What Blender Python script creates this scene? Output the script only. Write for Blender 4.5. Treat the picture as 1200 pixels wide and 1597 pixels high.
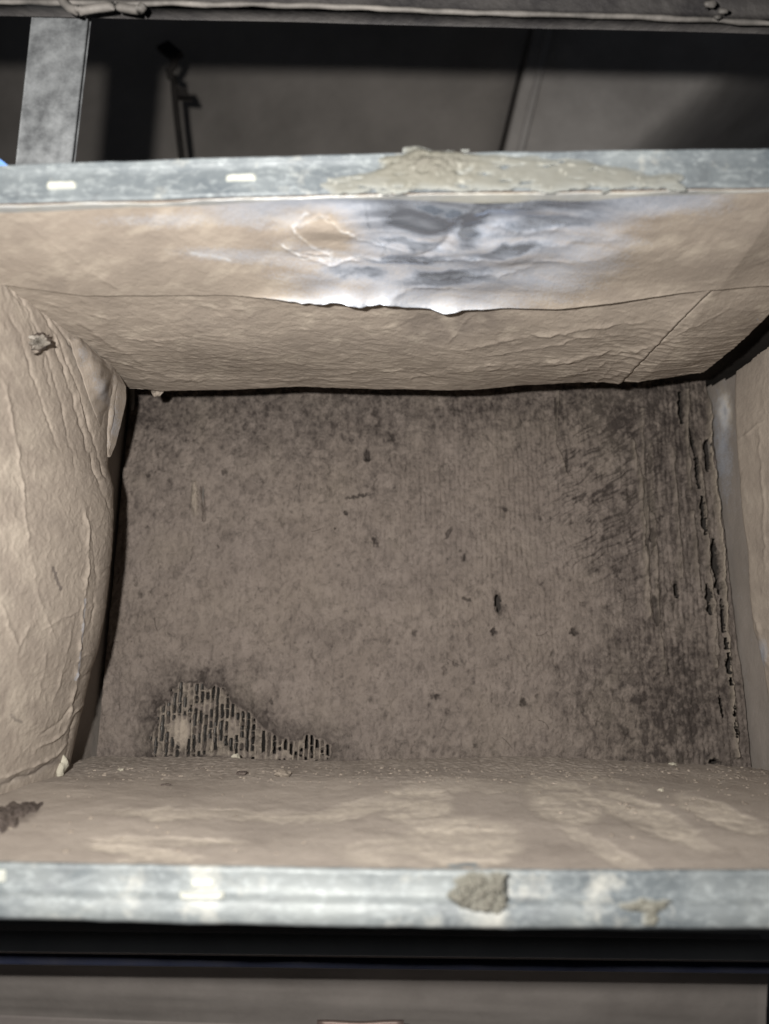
import bpy, bmesh, math, random
import numpy as np
from mathutils import Vector

for o in list(bpy.data.objects):
    bpy.data.objects.remove(o)
SC = bpy.context.scene
COL = SC.collection
random.seed(7)
S = 0.25                       # design units -> metres

# ------------------------------------------------------------------ camera
PITCH = math.radians(8.3)
CAM = np.array([0.0, -0.55, 0.0])
FPX = 1200.0
RX = np.array([1.0, 0, 0])
FW = np.array([0, math.cos(PITCH), math.sin(PITCH)])
UP = np.array([0, -math.sin(PITCH), math.cos(PITCH)])
cd = bpy.data.cameras.new('camera')
cd.sensor_fit = 'HORIZONTAL'
cd.sensor_width = 36.0
cd.lens = 36.0 * FPX / 1200.0
cd.clip_start = 0.002
cd.clip_end = 50
cd.dof.use_dof = True
cd.dof.focus_distance = 0.86 * S
cd.dof.aperture_fstop = 15.0
cam = bpy.data.objects.new('camera', cd)
COL.objects.link(cam)
cam.location = Vector(CAM * S)
cam.rotation_euler = (math.pi / 2 + PITCH, 0, 0)
SC.camera = cam

# ------------------------------------------------------------------ world + lamp
w = bpy.data.worlds.new('World')
SC.world = w
w.use_nodes = True
bg = w.node_tree.nodes['Background']
bg.inputs[0].default_value = (0.80, 0.87, 1.0, 1)
bg.inputs[1].default_value = 0.014
ld = bpy.data.lights.new('torch', 'AREA')
ld.shape = 'DISK'
ld.size = 0.022 * S
ld.energy = 0.88
ld.color = (1.0, 0.955, 0.90)
lamp = bpy.data.objects.new('torch', ld)
COL.objects.link(lamp)
lamp.location = Vector((CAM + RX * -0.095 + UP * 0.066) * S)
lamp.rotation_euler = (math.pi / 2 + PITCH, 0, 0)
SC.view_settings.view_transform = 'Standard'
SC.view_settings.look = 'None'
SC.view_settings.gamma = 1
SC.view_settings.exposure = 0.0

# ------------------------------------------------------------------ maths
def ray(px, py):
    px = np.asarray(px, float); py = np.asarray(py, float)
    a = ((px - 600) / FPX)[..., None]; b = (-(py - 798.5) / FPX)[..., None]
    return a * RX + b * UP + FW
def onY(px, py, y):
    d = ray(px, py)
    t = (y - CAM[1]) / d[..., 1]
    return CAM + d * np.asarray(t)[..., None]
def onZ(px, py, z):
    d = ray(px, py)
    t = (z - CAM[2]) / d[..., 2]
    return CAM + d * np.asarray(t)[..., None]
def atD(px, py, D):
    return CAM + ray(px, py) * np.asarray(D, float)[..., None]
def proj(P):
    q = P - CAM
    dz = q @ FW
    dz = np.where(dz < 1e-3, 1e-3, dz)
    return 600 + FPX * (q @ RX) / dz, 798.5 - FPX * (q @ UP) / dz

rng = np.random.RandomState(11)
PERM = rng.permutation(4096)
GA = rng.rand(4096) * 2 * np.pi
GX, GY = np.cos(GA), np.sin(GA)
RV = rng.rand(4096)
def _h(i, j, s):
    return PERM[(PERM[(i + s * 131) & 4095] + j) & 4095]
def perlin(x, y, s=0):
    x = np.asarray(x, float); y = np.asarray(y, float)
    i = np.floor(x).astype(np.int64); j = np.floor(y).astype(np.int64)
    fx = x - i; fy = y - j
    u = fx ** 3 * (fx * (fx * 6 - 15) + 10); v = fy ** 3 * (fy * (fy * 6 - 15) + 10)
    def g(a, b):
        h = _h(i + a, j + b, s)
        return GX[h] * (fx - a) + GY[h] * (fy - b)
    return 1.5 * ((g(0, 0) * (1 - u) + g(1, 0) * u) * (1 - v) + (g(0, 1) * (1 - u) + g(1, 1) * u) * v)
def fbm(x, y, s=0, o=4, gain=0.5, lac=2.03):
    r = 0; a = 1; n = 0
    for k in range(o):
        r = r + a * perlin(x, y, s + k * 7); n += a
        x = x * lac + 3.7; y = y * lac + 1.3; a *= gain
    return r / n
def ridged(x, y, s=0, o=3, gain=0.5, p=1.0):
    r = 0; a = 1; n = 0
    for k in range(o):
        r = r + a * (1 - np.minimum(1, np.abs(perlin(x, y, s + k * 5)) * 2)) ** p; n += a
        x = x * 2.07 + 5.1; y = y * 2.07 + 2.3; a *= gain
    return r / n
def worley(x, y, s=0):
    i = np.floor(x).astype(np.int64); j = np.floor(y).astype(np.int64)
    f1 = np.full(x.shape, 9.0); f2 = np.full(x.shape, 9.0)
    for a in (-1, 0, 1):
        for b in (-1, 0, 1):
            h = _h(i + a, j + b, s)
            d = np.hypot(i + a + RV[h] - x, j + b + RV[(h * 7 + 13) & 4095] - y)
            f2 = np.minimum(f2, np.maximum(f1, d)); f1 = np.minimum(f1, d)
    return f1, f2
def crinkle(u, v, s=0):
    """crumpled foil: facets meeting in sharp folds"""
    wu = u + 0.45 * perlin(u * 0.7, v * 0.7, s + 50); wv = v + 0.45 * perlin(u * 0.7 + 9, v * 0.7, s + 51)
    r = 0
    for k, (f, a) in enumerate(((1, 1.0), (1.9, 0.55), (3.7, 0.3))):
        an = 1.1 * k + s
        p = (wu * math.cos(an) + wv * math.sin(an)) * f; q = (-wu * math.sin(an) + wv * math.cos(an)) * f
        r = r + a * (np.abs(perlin(p, q * 0.6, s + k)) - np.abs(perlin(p * 0.8 + 4, q * 1.3, s + k + 20)))
    return r
def sstep(a, b, x):
    t = np.clip((x - a) / (b - a), 0, 1)
    return t * t * (3 - 2 * t)
def dpoly(px, py, pts):
    """distance to an open polyline, and the signed side"""
    best = np.full(px.shape, 1e9); sg = np.zeros(px.shape)
    for (x0, y0), (x1, y1) in zip(pts[:-1], pts[1:]):
        dx, dy = x1 - x0, y1 - y0
        t = np.clip(((px - x0) * dx + (py - y0) * dy) / (dx * dx + dy * dy), 0, 1)
        d = np.hypot(px - x0 - t * dx, py - y0 - t * dy)
        m = d < best
        best = np.where(m, d, best)
        sg = np.where(m, np.sign((px - x0) * dy - (py - y0) * dx), sg)
    return best, sg
def inside(px, py, pts):
    r = np.zeros(px.shape, bool)
    n = len(pts)
    for i in range(n):
        x0, y0 = pts[i]; x1, y1 = pts[(i + 1) % n]
        if y0 == y1: continue
        c = ((y0 > py) != (y1 > py)) & (px < (x1 - x0) * (py - y0) / (y1 - y0) + x0)
        r ^= c
    return r
def polymask(px, py, pts, soft):
    """about +1 well inside, -1 well outside, 0 on the outline"""
    d, _ = dpoly(px, py, list(pts) + [pts[0]])
    return np.clip(np.where(inside(px, py, pts), d, -d) / soft, -1, 1)
def ell(px, py, cx, cy, a, b, ang=0):
    c, s_ = math.cos(math.radians(ang)), math.sin(math.radians(ang))
    x = px - cx; y = py - cy
    return np.hypot((x * c + y * s_) / a, (-x * s_ + y * c) / b)
def curve(pts):
    xs = np.array([p[0] for p in pts], float); ys = np.array([p[1] for p in pts], float)
    return lambda x: np.interp(x, xs, ys)

# ------------------------------------------------------------------ objects
def worldloc(o):
    v = np.array(o.location)
    while o.parent:
        o = o.parent; v = v + np.array(o.location)
    return v
def tag(o, label=None, cat=None, group=None, kind=None):
    if label: o['label'] = label
    if cat: o['category'] = cat
    if group: o['group'] = group
    if kind: o['kind'] = kind
    return o
def thing(name, label, cat, loc, group=None):
    o = bpy.data.objects.new(name, None)
    COL.objects.link(o)
    o.empty_display_size = 0.01
    o.location = Vector(np.array(loc, float) * S)
    return tag(o, label, cat, group)
def link(name, me, mat, parent=None, loc=None):
    o = bpy.data.objects.new(name, me)
    COL.objects.link(o)
    if mat is not None and not me.materials: me.materials.append(mat)
    if parent: o.parent = parent
    if loc is not None: o.location = Vector(np.array(loc, float) * S)
    return o
def origin_for(parent, V):
    if parent: return worldloc(parent)
    return (V.min(0) + V.max(0)) / 2 * S
def mesh_obj(name, V, F, mat, parent=None, smooth=True, attrs=None):
    """V in design units, world place; F list or (n,4) array"""
    V = np.asarray(V, float)
    org = origin_for(parent, V)
    L = V * S - org
    me = bpy.data.meshes.new(name)
    if isinstance(F, np.ndarray):
        n = len(F)
        me.vertices.add(len(L)); me.vertices.foreach_set('co', L.astype(np.float32).ravel())
        me.loops.add(n * 4); me.loops.foreach_set('vertex_index', F.astype(np.int32).ravel())
        me.polygons.add(n)
        me.polygons.foreach_set('loop_start', np.arange(0, n * 4, 4, dtype=np.int32))
        me.update(calc_edges=True)
    else:
        me.from_pydata([tuple(v) for v in L], [], F)
    if attrs:
        for k, a in attrs.items():
            at = me.attributes.new(k, 'FLOAT', 'POINT')
            at.data.foreach_set('value', np.ascontiguousarray(a, np.float32).ravel())
    me.polygons.foreach_set('use_smooth', np.full(len(me.polygons), smooth, bool))
    me.validate()
    me.update()
    o = link(name, me, mat, parent)
    if not parent: o.location = Vector(org)
    return o
def grid_faces(nr, nc, keep=None):
    i = np.arange(nr * nc).reshape(nr, nc)
    F = np.stack([i[:-1, :-1], i[:-1, 1:], i[1:, 1:], i[1:, :-1]], -1).reshape(-1, 4)
    if keep is not None: F = F[keep.reshape(-1)]
    return F
def compact(V, F, attrs):
    used = np.zeros(len(V), bool); used[F.ravel()] = True
    m = np.cumsum(used) - 1
    return V[used], m[F], {k: a.reshape(-1)[used] for k, a in (attrs or {}).items()}
def surf(name, P, mat, parent=None, attrs=None, keep=None):
    nr, nc = P.shape[:2]
    F = grid_faces(nr, nc, keep)
    V = P.reshape(-1, 3)
    V, F, attrs = compact(V, F, attrs)
    return mesh_obj(name, V, F, mat, parent, True, attrs)
def normals(P):
    a = np.gradient(P, axis=0); b = np.gradient(P, axis=1)
    n = np.cross(a, b)
    return n / (np.linalg.norm(n, axis=-1, keepdims=True) + 1e-12)
def facecam(P):
    n = normals(P)
    s_ = np.sign(np.sum(n * (CAM - P), -1).mean())
    return n * s_
def box_vf(x0, x1, y0, y1, z0, z1):
    V = np.array([(x, y, z) for x in (x0, x1) for y in (y0, y1) for z in (z0, z1)])
    F = [(0, 1, 3, 2), (4, 6, 7, 5), (0, 4, 5, 1), (2, 3, 7, 6), (0, 2, 6, 4), (1, 5, 7, 3)]
    return V, F
def bevel_box(name, x0, x1, y0, y1, z0, z1, mat, parent=None, b=0.002):
    V, F = box_vf(x0, x1, y0, y1, z0, z1)
    o = mesh_obj(name, V, F, mat, parent, False)
    bm = bmesh.new(); bm.from_mesh(o.data)
    bmesh.ops.recalc_face_normals(bm, faces=bm.faces)
    bmesh.ops.bevel(bm, geom=bm.edges[:], offset=b * S, segments=2, affect='EDGES', profile=0.6)
    bm.to_mesh(o.data); bm.free()
    return o
def tube_vf(pts, rad, n=12):
    pts = np.asarray(pts, float)
    rad = np.broadcast_to(np.asarray(rad, float), (len(pts),))
    T = np.gradient(pts, axis=0); T /= np.linalg.norm(T, axis=1, keepdims=True)
    ref = np.array([0, 0, 1.0]) if abs(T[0][2]) < 0.8 else np.array([1.0, 0, 0])
    V = []
    for p, t, r in zip(pts, T, rad):
        a = np.cross(ref, t); a /= np.linalg.norm(a); b = np.cross(t, a)
        for k in range(n):
            th = 2 * np.pi * k / n
            V.append(p + r * (math.cos(th) * a + math.sin(th) * b))
    F = []
    for i in range(len(pts) - 1):
        for k in range(n):
            F.append((i * n + k, i * n + (k + 1) % n, (i + 1) * n + (k + 1) % n, (i + 1) * n + k))
    F.append(tuple(range(n))[::-1]); F.append(tuple(range((len(pts) - 1) * n, len(pts) * n)))
    return np.array(V), F

# ------------------------------------------------------------------ materials
def lin(r, g, b):
    f = lambda c: (c / 255 / 12.92) if c / 255 <= 0.04045 else ((c / 255 + 0.055) / 1.055) ** 2.4
    return (f(r), f(g), f(b), 1)
class M:
    def __init__(s, name):
        s.m = bpy.data.materials.new(name); s.m.use_nodes = True
        s.t = s.m.node_tree; s.n = s.t.nodes; s.b = s.n['Principled BSDF']
        tc = s.n.new('ShaderNodeTexCoord'); mp = s.n.new('ShaderNodeMapping')
        mp.inputs['Scale'].default_value = (1 / S,) * 3
        s.t.links.new(tc.outputs['Object'], mp.inputs[0]); s.co = mp.outputs[0]
    def L(s, a, b): s.t.links.new(a, b)
    def set(s, k, v):
        if hasattr(v, 'is_linked'): s.L(v, s.b.inputs[k])
        else: s.b.inputs[k].default_value = v
    def scaled(s, sc):
        mp = s.n.new('ShaderNodeMapping'); mp.inputs['Scale'].default_value = sc
        s.L(s.co, mp.inputs[0]); return mp.outputs[0]
    def noise(s, sc, det=4, rough=0.55, dist=0.0, vec=None):
        n = s.n.new('ShaderNodeTexNoise')
        n.inputs['Scale'].default_value = sc; n.inputs['Detail'].default_value = det
        n.inputs['Roughness'].default_value = rough; n.inputs['Distortion'].default_value = dist
        s.L(vec or s.co, n.inputs['Vector']); return n.outputs['Fac']
    def voro(s, sc, feat='F1', vec=None):
        n = s.n.new('ShaderNodeTexVoronoi'); n.feature = feat; n.inputs['Scale'].default_value = sc
        s.L(vec or s.co, n.inputs['Vector']); return n
    def attr(s, nm):
        n = s.n.new('ShaderNodeAttribute'); n.attribute_name = nm; return n.outputs['Fac']
    def math(s, op, a, b=0.0, clamp=False):
        n = s.n.new('ShaderNodeMath'); n.operation = op; n.use_clamp = clamp
        for i, v in enumerate((a, b)):
            if hasattr(v, 'is_linked'): s.L(v, n.inputs[i])
            else: n.inputs[i].default_value = v
        return n.outputs[0]
    def rng(s, v, a, b, c=0.0, d=1.0):
        n = s.n.new('ShaderNodeMapRange'); n.clamp = True
        s.L(v, n.inputs[0])
        for i, q in enumerate((a, b, c, d)): n.inputs[i + 1].default_value = q
        return n.outputs[0]
    def mix(s, f, a, b):
        n = s.n.new('ShaderNodeMix'); n.data_type = 'RGBA'
        if hasattr(f, 'is_linked'): s.L(f, n.inputs[0])
        else: n.inputs[0].default_value = f
        for i, v in ((6, a), (7, b)):
            if hasattr(v, 'is_linked'): s.L(v, n.inputs[i])
            else: n.inputs[i].default_value = v
        return n.outputs[2]
    def bump(s, h, strength, dist):
        n = s.n.new('ShaderNodeBump'); n.inputs['Strength'].default_value = strength
        n.inputs['Distance'].default_value = dist * S
        s.L(h, n.inputs['Height'])
        s.L(n.outputs[0], s.b.inputs['Normal']); return n

def dusty_foil(name, c1, c2, c3):
    """aluminium foil under a coat of dust; attribute dust = how covered, tone = pale .. dark dust, wipe = rubbed paler, or a painted highlight"""
    m = M(name)
    sp = m.noise(420, 3, 0.6)
    big = m.noise(14, 5, 0.6)
    cover = m.math('ADD', m.attr('dust'), m.math('MULTIPLY', m.math('MULTIPLY', m.math('SUBTRACT', sp, 0.5), 0.45), m.rng(m.attr('dust'), 0.05, 0.4)), True)
    cover = m.rng(cover, 0.12, 0.85)
    col = m.mix(m.rng(big, 0.35, 0.68), c1, c2)
    col = m.mix(m.attr('tone'), col, c3)
    col = m.mix(m.attr('wipe_glint'), col, (0.62, 0.56, 0.47, 1))
    col = m.mix(m.rng(m.noise(700, 2, 0.7), 0.62, 0.75, 0, 0.35), col, (0.12, 0.10, 0.085, 1))
    col = m.mix(cover, (0.56, 0.65, 0.80, 1), col)  # bare foil tinted blue, its reflections put into the colour
    m.set('Base Color', col)
    m.set('Metallic', m.rng(cover, 0, 1, 0.92, 0.0))
    m.set('Roughness', m.rng(cover, 0, 0.8, 0.24, 0.85))
    m.set('Specular IOR Level', 0.25)
    h = m.math('ADD', m.noise(330, 4, 0.65), m.math('MULTIPLY', m.noise(90, 4, 0.6, 0.6), 1.2))
    bn = m.bump(h, 0.28, 0.0022)
    m.L(m.rng(cover, 0.0, 0.8, 0.03, 0.28), bn.inputs['Strength'])
    return m.m
FOIL_PAD = dusty_foil('dusty_foil', (0.322, 0.279, 0.236, 1), (0.268, 0.231, 0.196, 1), (0.14, 0.12, 0.106, 1))
FOIL_FLOOR = dusty_foil('dusty_floor_foil', (0.36, 0.318, 0.278, 1), (0.31, 0.273, 0.24, 1), (0.17, 0.145, 0.127, 1))

def dust_mat():
    m = M('lint_dust')
    a = m.noise(30, 6, 0.68)
    st = m.noise(85, 5, 0.62, 0.8, m.scaled((1.15, 1, 0.85)))
    col = m.mix(m.rng(a, 0.35, 0.65), (0.150, 0.127, 0.113, 1), (0.205, 0.175, 0.156, 1))
    col = m.mix(m.rng(m.noise(5.5, 4, 0.6), 0.42, 0.66, 0, 0.4), col, (0.20, 0.168, 0.142, 1))
    dk = m.math('ADD', m.attr('dark'), m.math('MULTIPLY', m.math('SUBTRACT', st, 0.50), 1.6), True)
    col = m.mix(m.rng(dk, 0.1, 0.95), col, (0.050, 0.042, 0.038, 1))
    col = m.mix(m.attr('pale'), col, (0.30, 0.26, 0.215, 1))
    spk = m.rng(m.noise(900, 1, 0.5), 0.77, 0.83, 0, 0.6)
    col = m.mix(spk, col, (0.5, 0.47, 0.42, 1))
    m.set('Base Color', col); m.set('Roughness', 0.95); m.set('Specular IOR Level', 0.08)
    h = m.math('ADD', m.noise(300, 5, 0.72), m.math('MULTIPLY', m.noise(75, 4, 0.6), 0.8))
    m.bump(h, 0.7, 0.004)
    return m.m
LINT = dust_mat()

def galv(name, base, dark, rough=0.42, dustc=None, dusta=0.0, spang=26, metal=0.8):
    m = M(name)
    v = m.voro(spang)
    n = m.noise(9, 5, 0.6)
    sc = m.noise(170, 5, 0.7, 0.2, m.scaled((0.6, 1, 1.3)))
    f = m.math('ADD', m.math('MULTIPLY', m.rng(v.outputs['Color'], 0.1, 0.9), 0.25), m.rng(n, 0.42, 0.62, 0, 0.75), True)
    col = m.mix(f, base, dark)
    col = m.mix(m.rng(sc, 0.5, 0.75, 0, 0.5), col, (0.46, 0.50, 0.51, 1))
    r = m.rng(m.noise(40, 4), 0.3, 0.7, rough - 0.1, rough + 0.18)
    met = m.rng(n, 0, 1, metal, metal)
    if dustc:
        d = m.rng(m.noise(22, 6, 0.7), 0.62 - dusta * 0.5, 0.78 - dusta * 0.4)
        col = m.mix(d, col, dustc)
        met = m.rng(d, 0, 1, metal, 0)
        r = m.math('MAXIMUM', r, m.rng(d, 0, 1, 0, 0.9))
    m.set('Base Color', col); m.set('Roughness', r); m.set('Metallic', met)
    # scuffs, drips and fine scratches
    fr = m.rng(m.noise(34, 6, 0.72, 0.6), 0.56, 0.70, 0, 0.6)
    col = m.mix(fr, col, (0.085, 0.095, 0.105, 1))
    sc2 = m.rng(m.noise(230, 3, 0.6, 0.0, m.scaled((0.12, 1, 1))), 0.66, 0.74, 0, 0.5)
    col = m.mix(sc2, col, (0.09, 0.095, 0.10, 1))
    m.set('Base Color', col)
    m.bump(m.math('ADD', m.noise(60, 5, 0.6), sc), 0.3, 0.002)
    return m.m
GALV = galv('galvanised_steel', (0.18, 0.203, 0.214, 1), (0.07, 0.086, 0.102, 1), 0.55, (0.36, 0.36, 0.33, 1), 0.12, metal=0.12)
GALV_NEAR = galv('galvanised_steel_pale', (0.225, 0.245, 0.247, 1), (0.10, 0.118, 0.13, 1), 0.55, (0.40, 0.40, 0.37, 1), 0.16, metal=0.12)
GALV_DUSTY = galv('galvanised_steel_dusty', (0.40, 0.42, 0.45, 1), (0.25, 0.27, 0.30, 1), 0.3, (0.28, 0.24, 0.20, 1), 0.5, metal=0.9)

def rough_mat(name, c1, c2, scale=12, rough=0.9, bump=0.3, dist=0.003, spec=0.2, metal=0.0):
    m = M(name)
    n = m.noise(scale, 6, 0.65)
    m.set('Base Color', m.mix(m.rng(n, 0.33, 0.68), c1, c2))
    m.set('Roughness', rough); m.set('Specular IOR Level', spec); m.set('Metallic', metal)
    m.bump(m.noise(scale * 7, 5, 0.6), bump, dist)
    return m.m
STRAP = rough_mat('scratched_strap', (0.36, 0.38, 0.395, 1), (0.10, 0.106, 0.113, 1), 38, 0.5, 0.18, 0.002, 0.45, 0.25)
DARKVOID = rough_mat('gap_shade_black', (0.02, 0.018, 0.016, 1), (0.035, 0.03, 0.027, 1))  # near-black, the shade of gaps put into the colour
def sealant_mat():
    m = M('sealant')
    n = m.noise(26, 6, 0.65)
    col = m.mix(m.rng(n, 0.35, 0.66), (0.135, 0.134, 0.111, 1), (0.185, 0.184, 0.16, 1))
    col = m.mix(m.rng(m.attr('thick'), 0.0, 0.14), (0.205, 0.215, 0.205, 1), col)
    col = m.mix(m.attr('thick'), col, (0.15, 0.14, 0.118, 1))
    col = m.mix(m.rng(m.noise(110, 4, 0.7), 0.60, 0.72), col, (0.40, 0.40, 0.36, 1))
    m.set('Base Color', col)
    m.set('Roughness', m.rng(m.noise(60, 3), 0.35, 0.7, 0.5, 0.85)); m.set('Specular IOR Level', 0.3)
    bn = m.bump(m.noise(150, 5, 0.65), 0.5, 0.004)
    m.L(m.rng(m.attr('thick'), 0.1, 0.6, 0.12, 0.6), bn.inputs['Strength'])
    return m.m
SEAL = sealant_mat()
WHITE_METAL = rough_mat('bright_zinc', (0.50, 0.51, 0.46, 1), (0.36, 0.375, 0.345, 1), 30, 0.45, 0.2, 0.002, 0.6)
GASKET = rough_mat('brown_gasket', (0.15, 0.11, 0.08, 1), (0.09, 0.07, 0.055, 1), 40, 0.85)
CONCRETE = rough_mat('concrete', (0.72, 0.69, 0.665, 1), (0.50, 0.475, 0.455, 1), 4.2, 0.9, 0.3, 0.01)
CONCRETE2 = rough_mat('dark_concrete', (0.56, 0.52, 0.485, 1), (0.37, 0.345, 0.32, 1), 2.6, 0.9, 0.3, 0.01)
IRON = rough_mat('dark_iron', (0.03, 0.028, 0.027, 1), (0.055, 0.05, 0.047, 1), 20, 0.7)
BEAM = rough_mat('dirty_steel', (0.018, 0.017, 0.019, 1), (0.07, 0.066, 0.064, 1), 16, 0.65, 0.5, 0.004, 0.4)
BEAM_LIP = rough_mat('worn_steel_edge', (0.04, 0.038, 0.036, 1), (0.24, 0.225, 0.21, 1), 14, 0.6, 0.4, 0.003, 0.4)
RUBBER = rough_mat('dark_rubber', (0.075, 0.07, 0.066, 1), (0.11, 0.103, 0.097, 1), 9, 0.85)
BOARD = rough_mat('dusty_board', (0.34, 0.312, 0.292, 1), (0.26, 0.238, 0.222, 1), 7, 0.9, 0.25, 0.004)
BOARD2 = rough_mat('dusty_ledge', (0.38, 0.345, 0.325, 1), (0.30, 0.268, 0.254, 1), 9, 0.9, 0.25, 0.004)
PIPE = rough_mat('grey_pipe', (0.78, 0.74, 0.66, 1), (0.55, 0.52, 0.48, 1), 6, 0.5, 0.2, 0.003, 0.5)
BLUE_GLINT = rough_mat('navy_glint', (0.05, 0.06, 0.11, 1), (0.08, 0.085, 0.12, 1), 12, 0.4)
BLUE = rough_mat('blue_plastic', (0.16, 0.34, 0.80, 1), (0.2, 0.4, 0.85, 1), 12, 0.5)
PINK = rough_mat('copper', (0.36, 0.27, 0.24, 1), (0.26, 0.20, 0.18, 1), 20, 0.5, 0.2, 0.002, 0.5, 0.5)
CRUMB = rough_mat('crumb', (0.30, 0.26, 0.22, 1), (0.17, 0.145, 0.12, 1), 60, 0.9, 0.5, 0.004)
EDGEFOIL = rough_mat('foil_edge', (0.46, 0.45, 0.40, 1), (0.30, 0.32, 0.35, 1), 9, 0.45, 0.3, 0.003, 0.6, 0.2)
PALE = rough_mat('pale_foam', (0.42, 0.40, 0.33, 1), (0.32, 0.30, 0.245, 1), 40, 0.8, 0.4, 0.003)
DARKLINT = rough_mat('dark_lint', (0.085, 0.07, 0.064, 1), (0.15, 0.125, 0.11, 1), 50, 0.95, 0.8, 0.006, 0.05)
FIN = rough_mat('dusty_fin', (0.16, 0.15, 0.14, 1), (0.09, 0.083, 0.077, 1), 45, 0.85, 0.4, 0.003)
SHINY = rough_mat('clean_foil', (0.55, 0.53, 0.50, 1), (0.26, 0.235, 0.20, 1), 30, 0.35, 0.4, 0.004, 0.5, 0.35)

# ------------------------------------------------------------------ the duct: casing and flanges
duct = thing('metal_duct', 'open end of a galvanised metal duct with bright steel flanges above and below the opening', 'duct', (0, 0.0, -0.2))
def panel(x0, x1, y0, y1, z0, z1, mat=DARKVOID):
    V, F = box_vf(x0, x1, y0, y1, z0, z1)
    return mesh_obj('casing_panel', V, F, mat, duct, False)  # casing coloured near-black to paint the shade in the gaps
panel(-0.54, 0.58, 0.012, 0.62, 0.342, 0.347)
panel(-0.54, 0.58, 0.02, 0.62, -0.199, -0.196)
panel(-0.546, -0.54, 0.02, 0.62, -0.196, 0.342)
panel(0.58, 0.586, 0.02, 0.62, -0.196, 0.342)
panel(-0.54, 0.58, 0.615, 0.62, -0.194, 0.341, DARKVOID)

def sweep(name, top_px, bot_px, prof, mat, parent, nx=300, wob=0.0012, y0=0.0, seed=3):
    """a long folded strip; prof = list of (fraction from top edge to bottom edge, y offset)"""
    px = np.linspace(-330, 1520, nx)
    T = onY(px, curve(top_px)(px), np.full(nx, y0)); B = onY(px, curve(bot_px)(px), np.full(nx, y0))
    P = np.zeros((len(prof), nx, 3))
    for i, (f, dy) in enumerate(prof):
        P[i] = T * (1 - f) + B * f
        P[i, :, 1] += dy
        P[i, :, 1] += wob * fbm(px / 130, np.full(nx, f * 1.3), seed, 3)
        P[i, :, 2] += wob * 0.6 * fbm(px / 90, np.full(nx, 3 + f * 0.5), seed + 4, 3)
    return surf(name, P, mat, parent)
def fine(prof, n=5):
    out = []
    for (a, b), (c, d) in zip(prof[:-1], prof[1:]):
        k = max(1, int(n * (abs(c - a) + 0.2)))
        out += [(a + (c - a) * t / k, b + (d - b) * t / k) for t in range(k)]
    return out + [prof[-1]]
# upper flange: returned lip, flat face, rolled lower edge
TF_T = [(-330, 268), (0, 262), (300, 251), (600, 243), (900, 239), (1200, 236), (1520, 232)]
TF_B = [(-330, 326), (0, 317), (300, 309), (600, 300), (900, 296), (1200, 292), (1520, 288)]
sweep('flange', TF_T, TF_B, fine([(-0.03, 0.06), (-0.02, 0.006), (0.0, -0.003), (0.05, -0.0055), (0.12, -0.004), (0.16, -0.002), (0.9, -0.001), (0.97, -0.001), (1.0, 0.002), (1.0, 0.02)]), GALV, duct)
# thin gasket line and the lit cut edge of the lining under it
G_T = [(x, y - 1) for x, y in TF_B]; G_B = [(x, y + 2.2) for x, y in TF_B]
sweep('gasket', G_T, G_B, [(0, 0.004), (0.3, 0.001), (0.8, 0.001), (1, 0.012)], GASKET, duct, 200, 0.0008)
E_T = [(x, y + 1.5) for x, y in TF_B]; E_B = [(x, y + 3.2) for x, y in TF_B]
sweep('lining_edge', E_T, E_B, [(0, 0.006), (0.2, 0.0025), (0.5, 0.001), (0.8, 0.003), (1, 0.014)], EDGEFOIL, duct, 300, 0.0022)
# lower flange: upper face, fold, lower rim
BF_T = [(-330, 1341), (0, 1347), (300, 1352), (600, 1357), (900, 1359), (1200, 1359), (1520, 1358)]
BF_B = [(-330, 1421), (0, 1430), (300, 1438), (600, 1444), (900, 1446), (1200, 1446), (1520, 1445)]
sweep('flange', BF_T, BF_B, fine([(-0.0, 0.03), (-0.0, 0.004), (0.03, 0.0), (0.1, 0.0005), (0.44, 0.0), (0.49, -0.001), (0.53, -0.006), (0.6, -0.008), (0.9, -0.008), (0.97, -0.006), (1.0, 0.0), (1.0, 0.06)]), GALV_NEAR, duct, seed=9)
bevel_box('flange', -0.60, -0.545, -0.008, 0.004, -0.197, 0.347, GALV, duct)
bevel_box('flange', 0.587, 0.64, -0.008, 0.004, -0.197, 0.347, GALV, duct)

def flange_tab(x0, x1, y0, y1, tilt=0.0, yy=-0.004, parent=duct, mat=None):
    """punched bright tab standing a little proud of the flange"""
    n, k = 18, 8
    px, py = np.meshgrid(np.linspace(x0, x1, n), np.linspace(y0, y1, k))
    P = onY(px, py + (px - x0) * tilt, np.full(px.shape, yy))
    ex = np.clip(np.minimum(px - x0, x1 - px) / 5, 0, 1); ey = np.clip(np.minimum(py - y0, y1 - py) / 3, 0, 1)
    P[..., 1] -= 0.005 * np.sqrt(ex * ey) - 0.004
    P[..., 1] += 0.001 * fbm(px / 9, py / 7, 5)
    return surf('clinch_tab', P, mat or WHITE_METAL, parent)
flange_tab(70, 118, 281, 293, -0.03)
flange_tab(350, 400, 270, 281, -0.03)
flange_tab(278, 348, 1394, 1405, 0.0, -0.008)
flange_tab(296, 336, 1371, 1387, 0.0, -0.001)
flange_tab(-12, 9, 1356, 1379, 0.0, -0.001)

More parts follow.
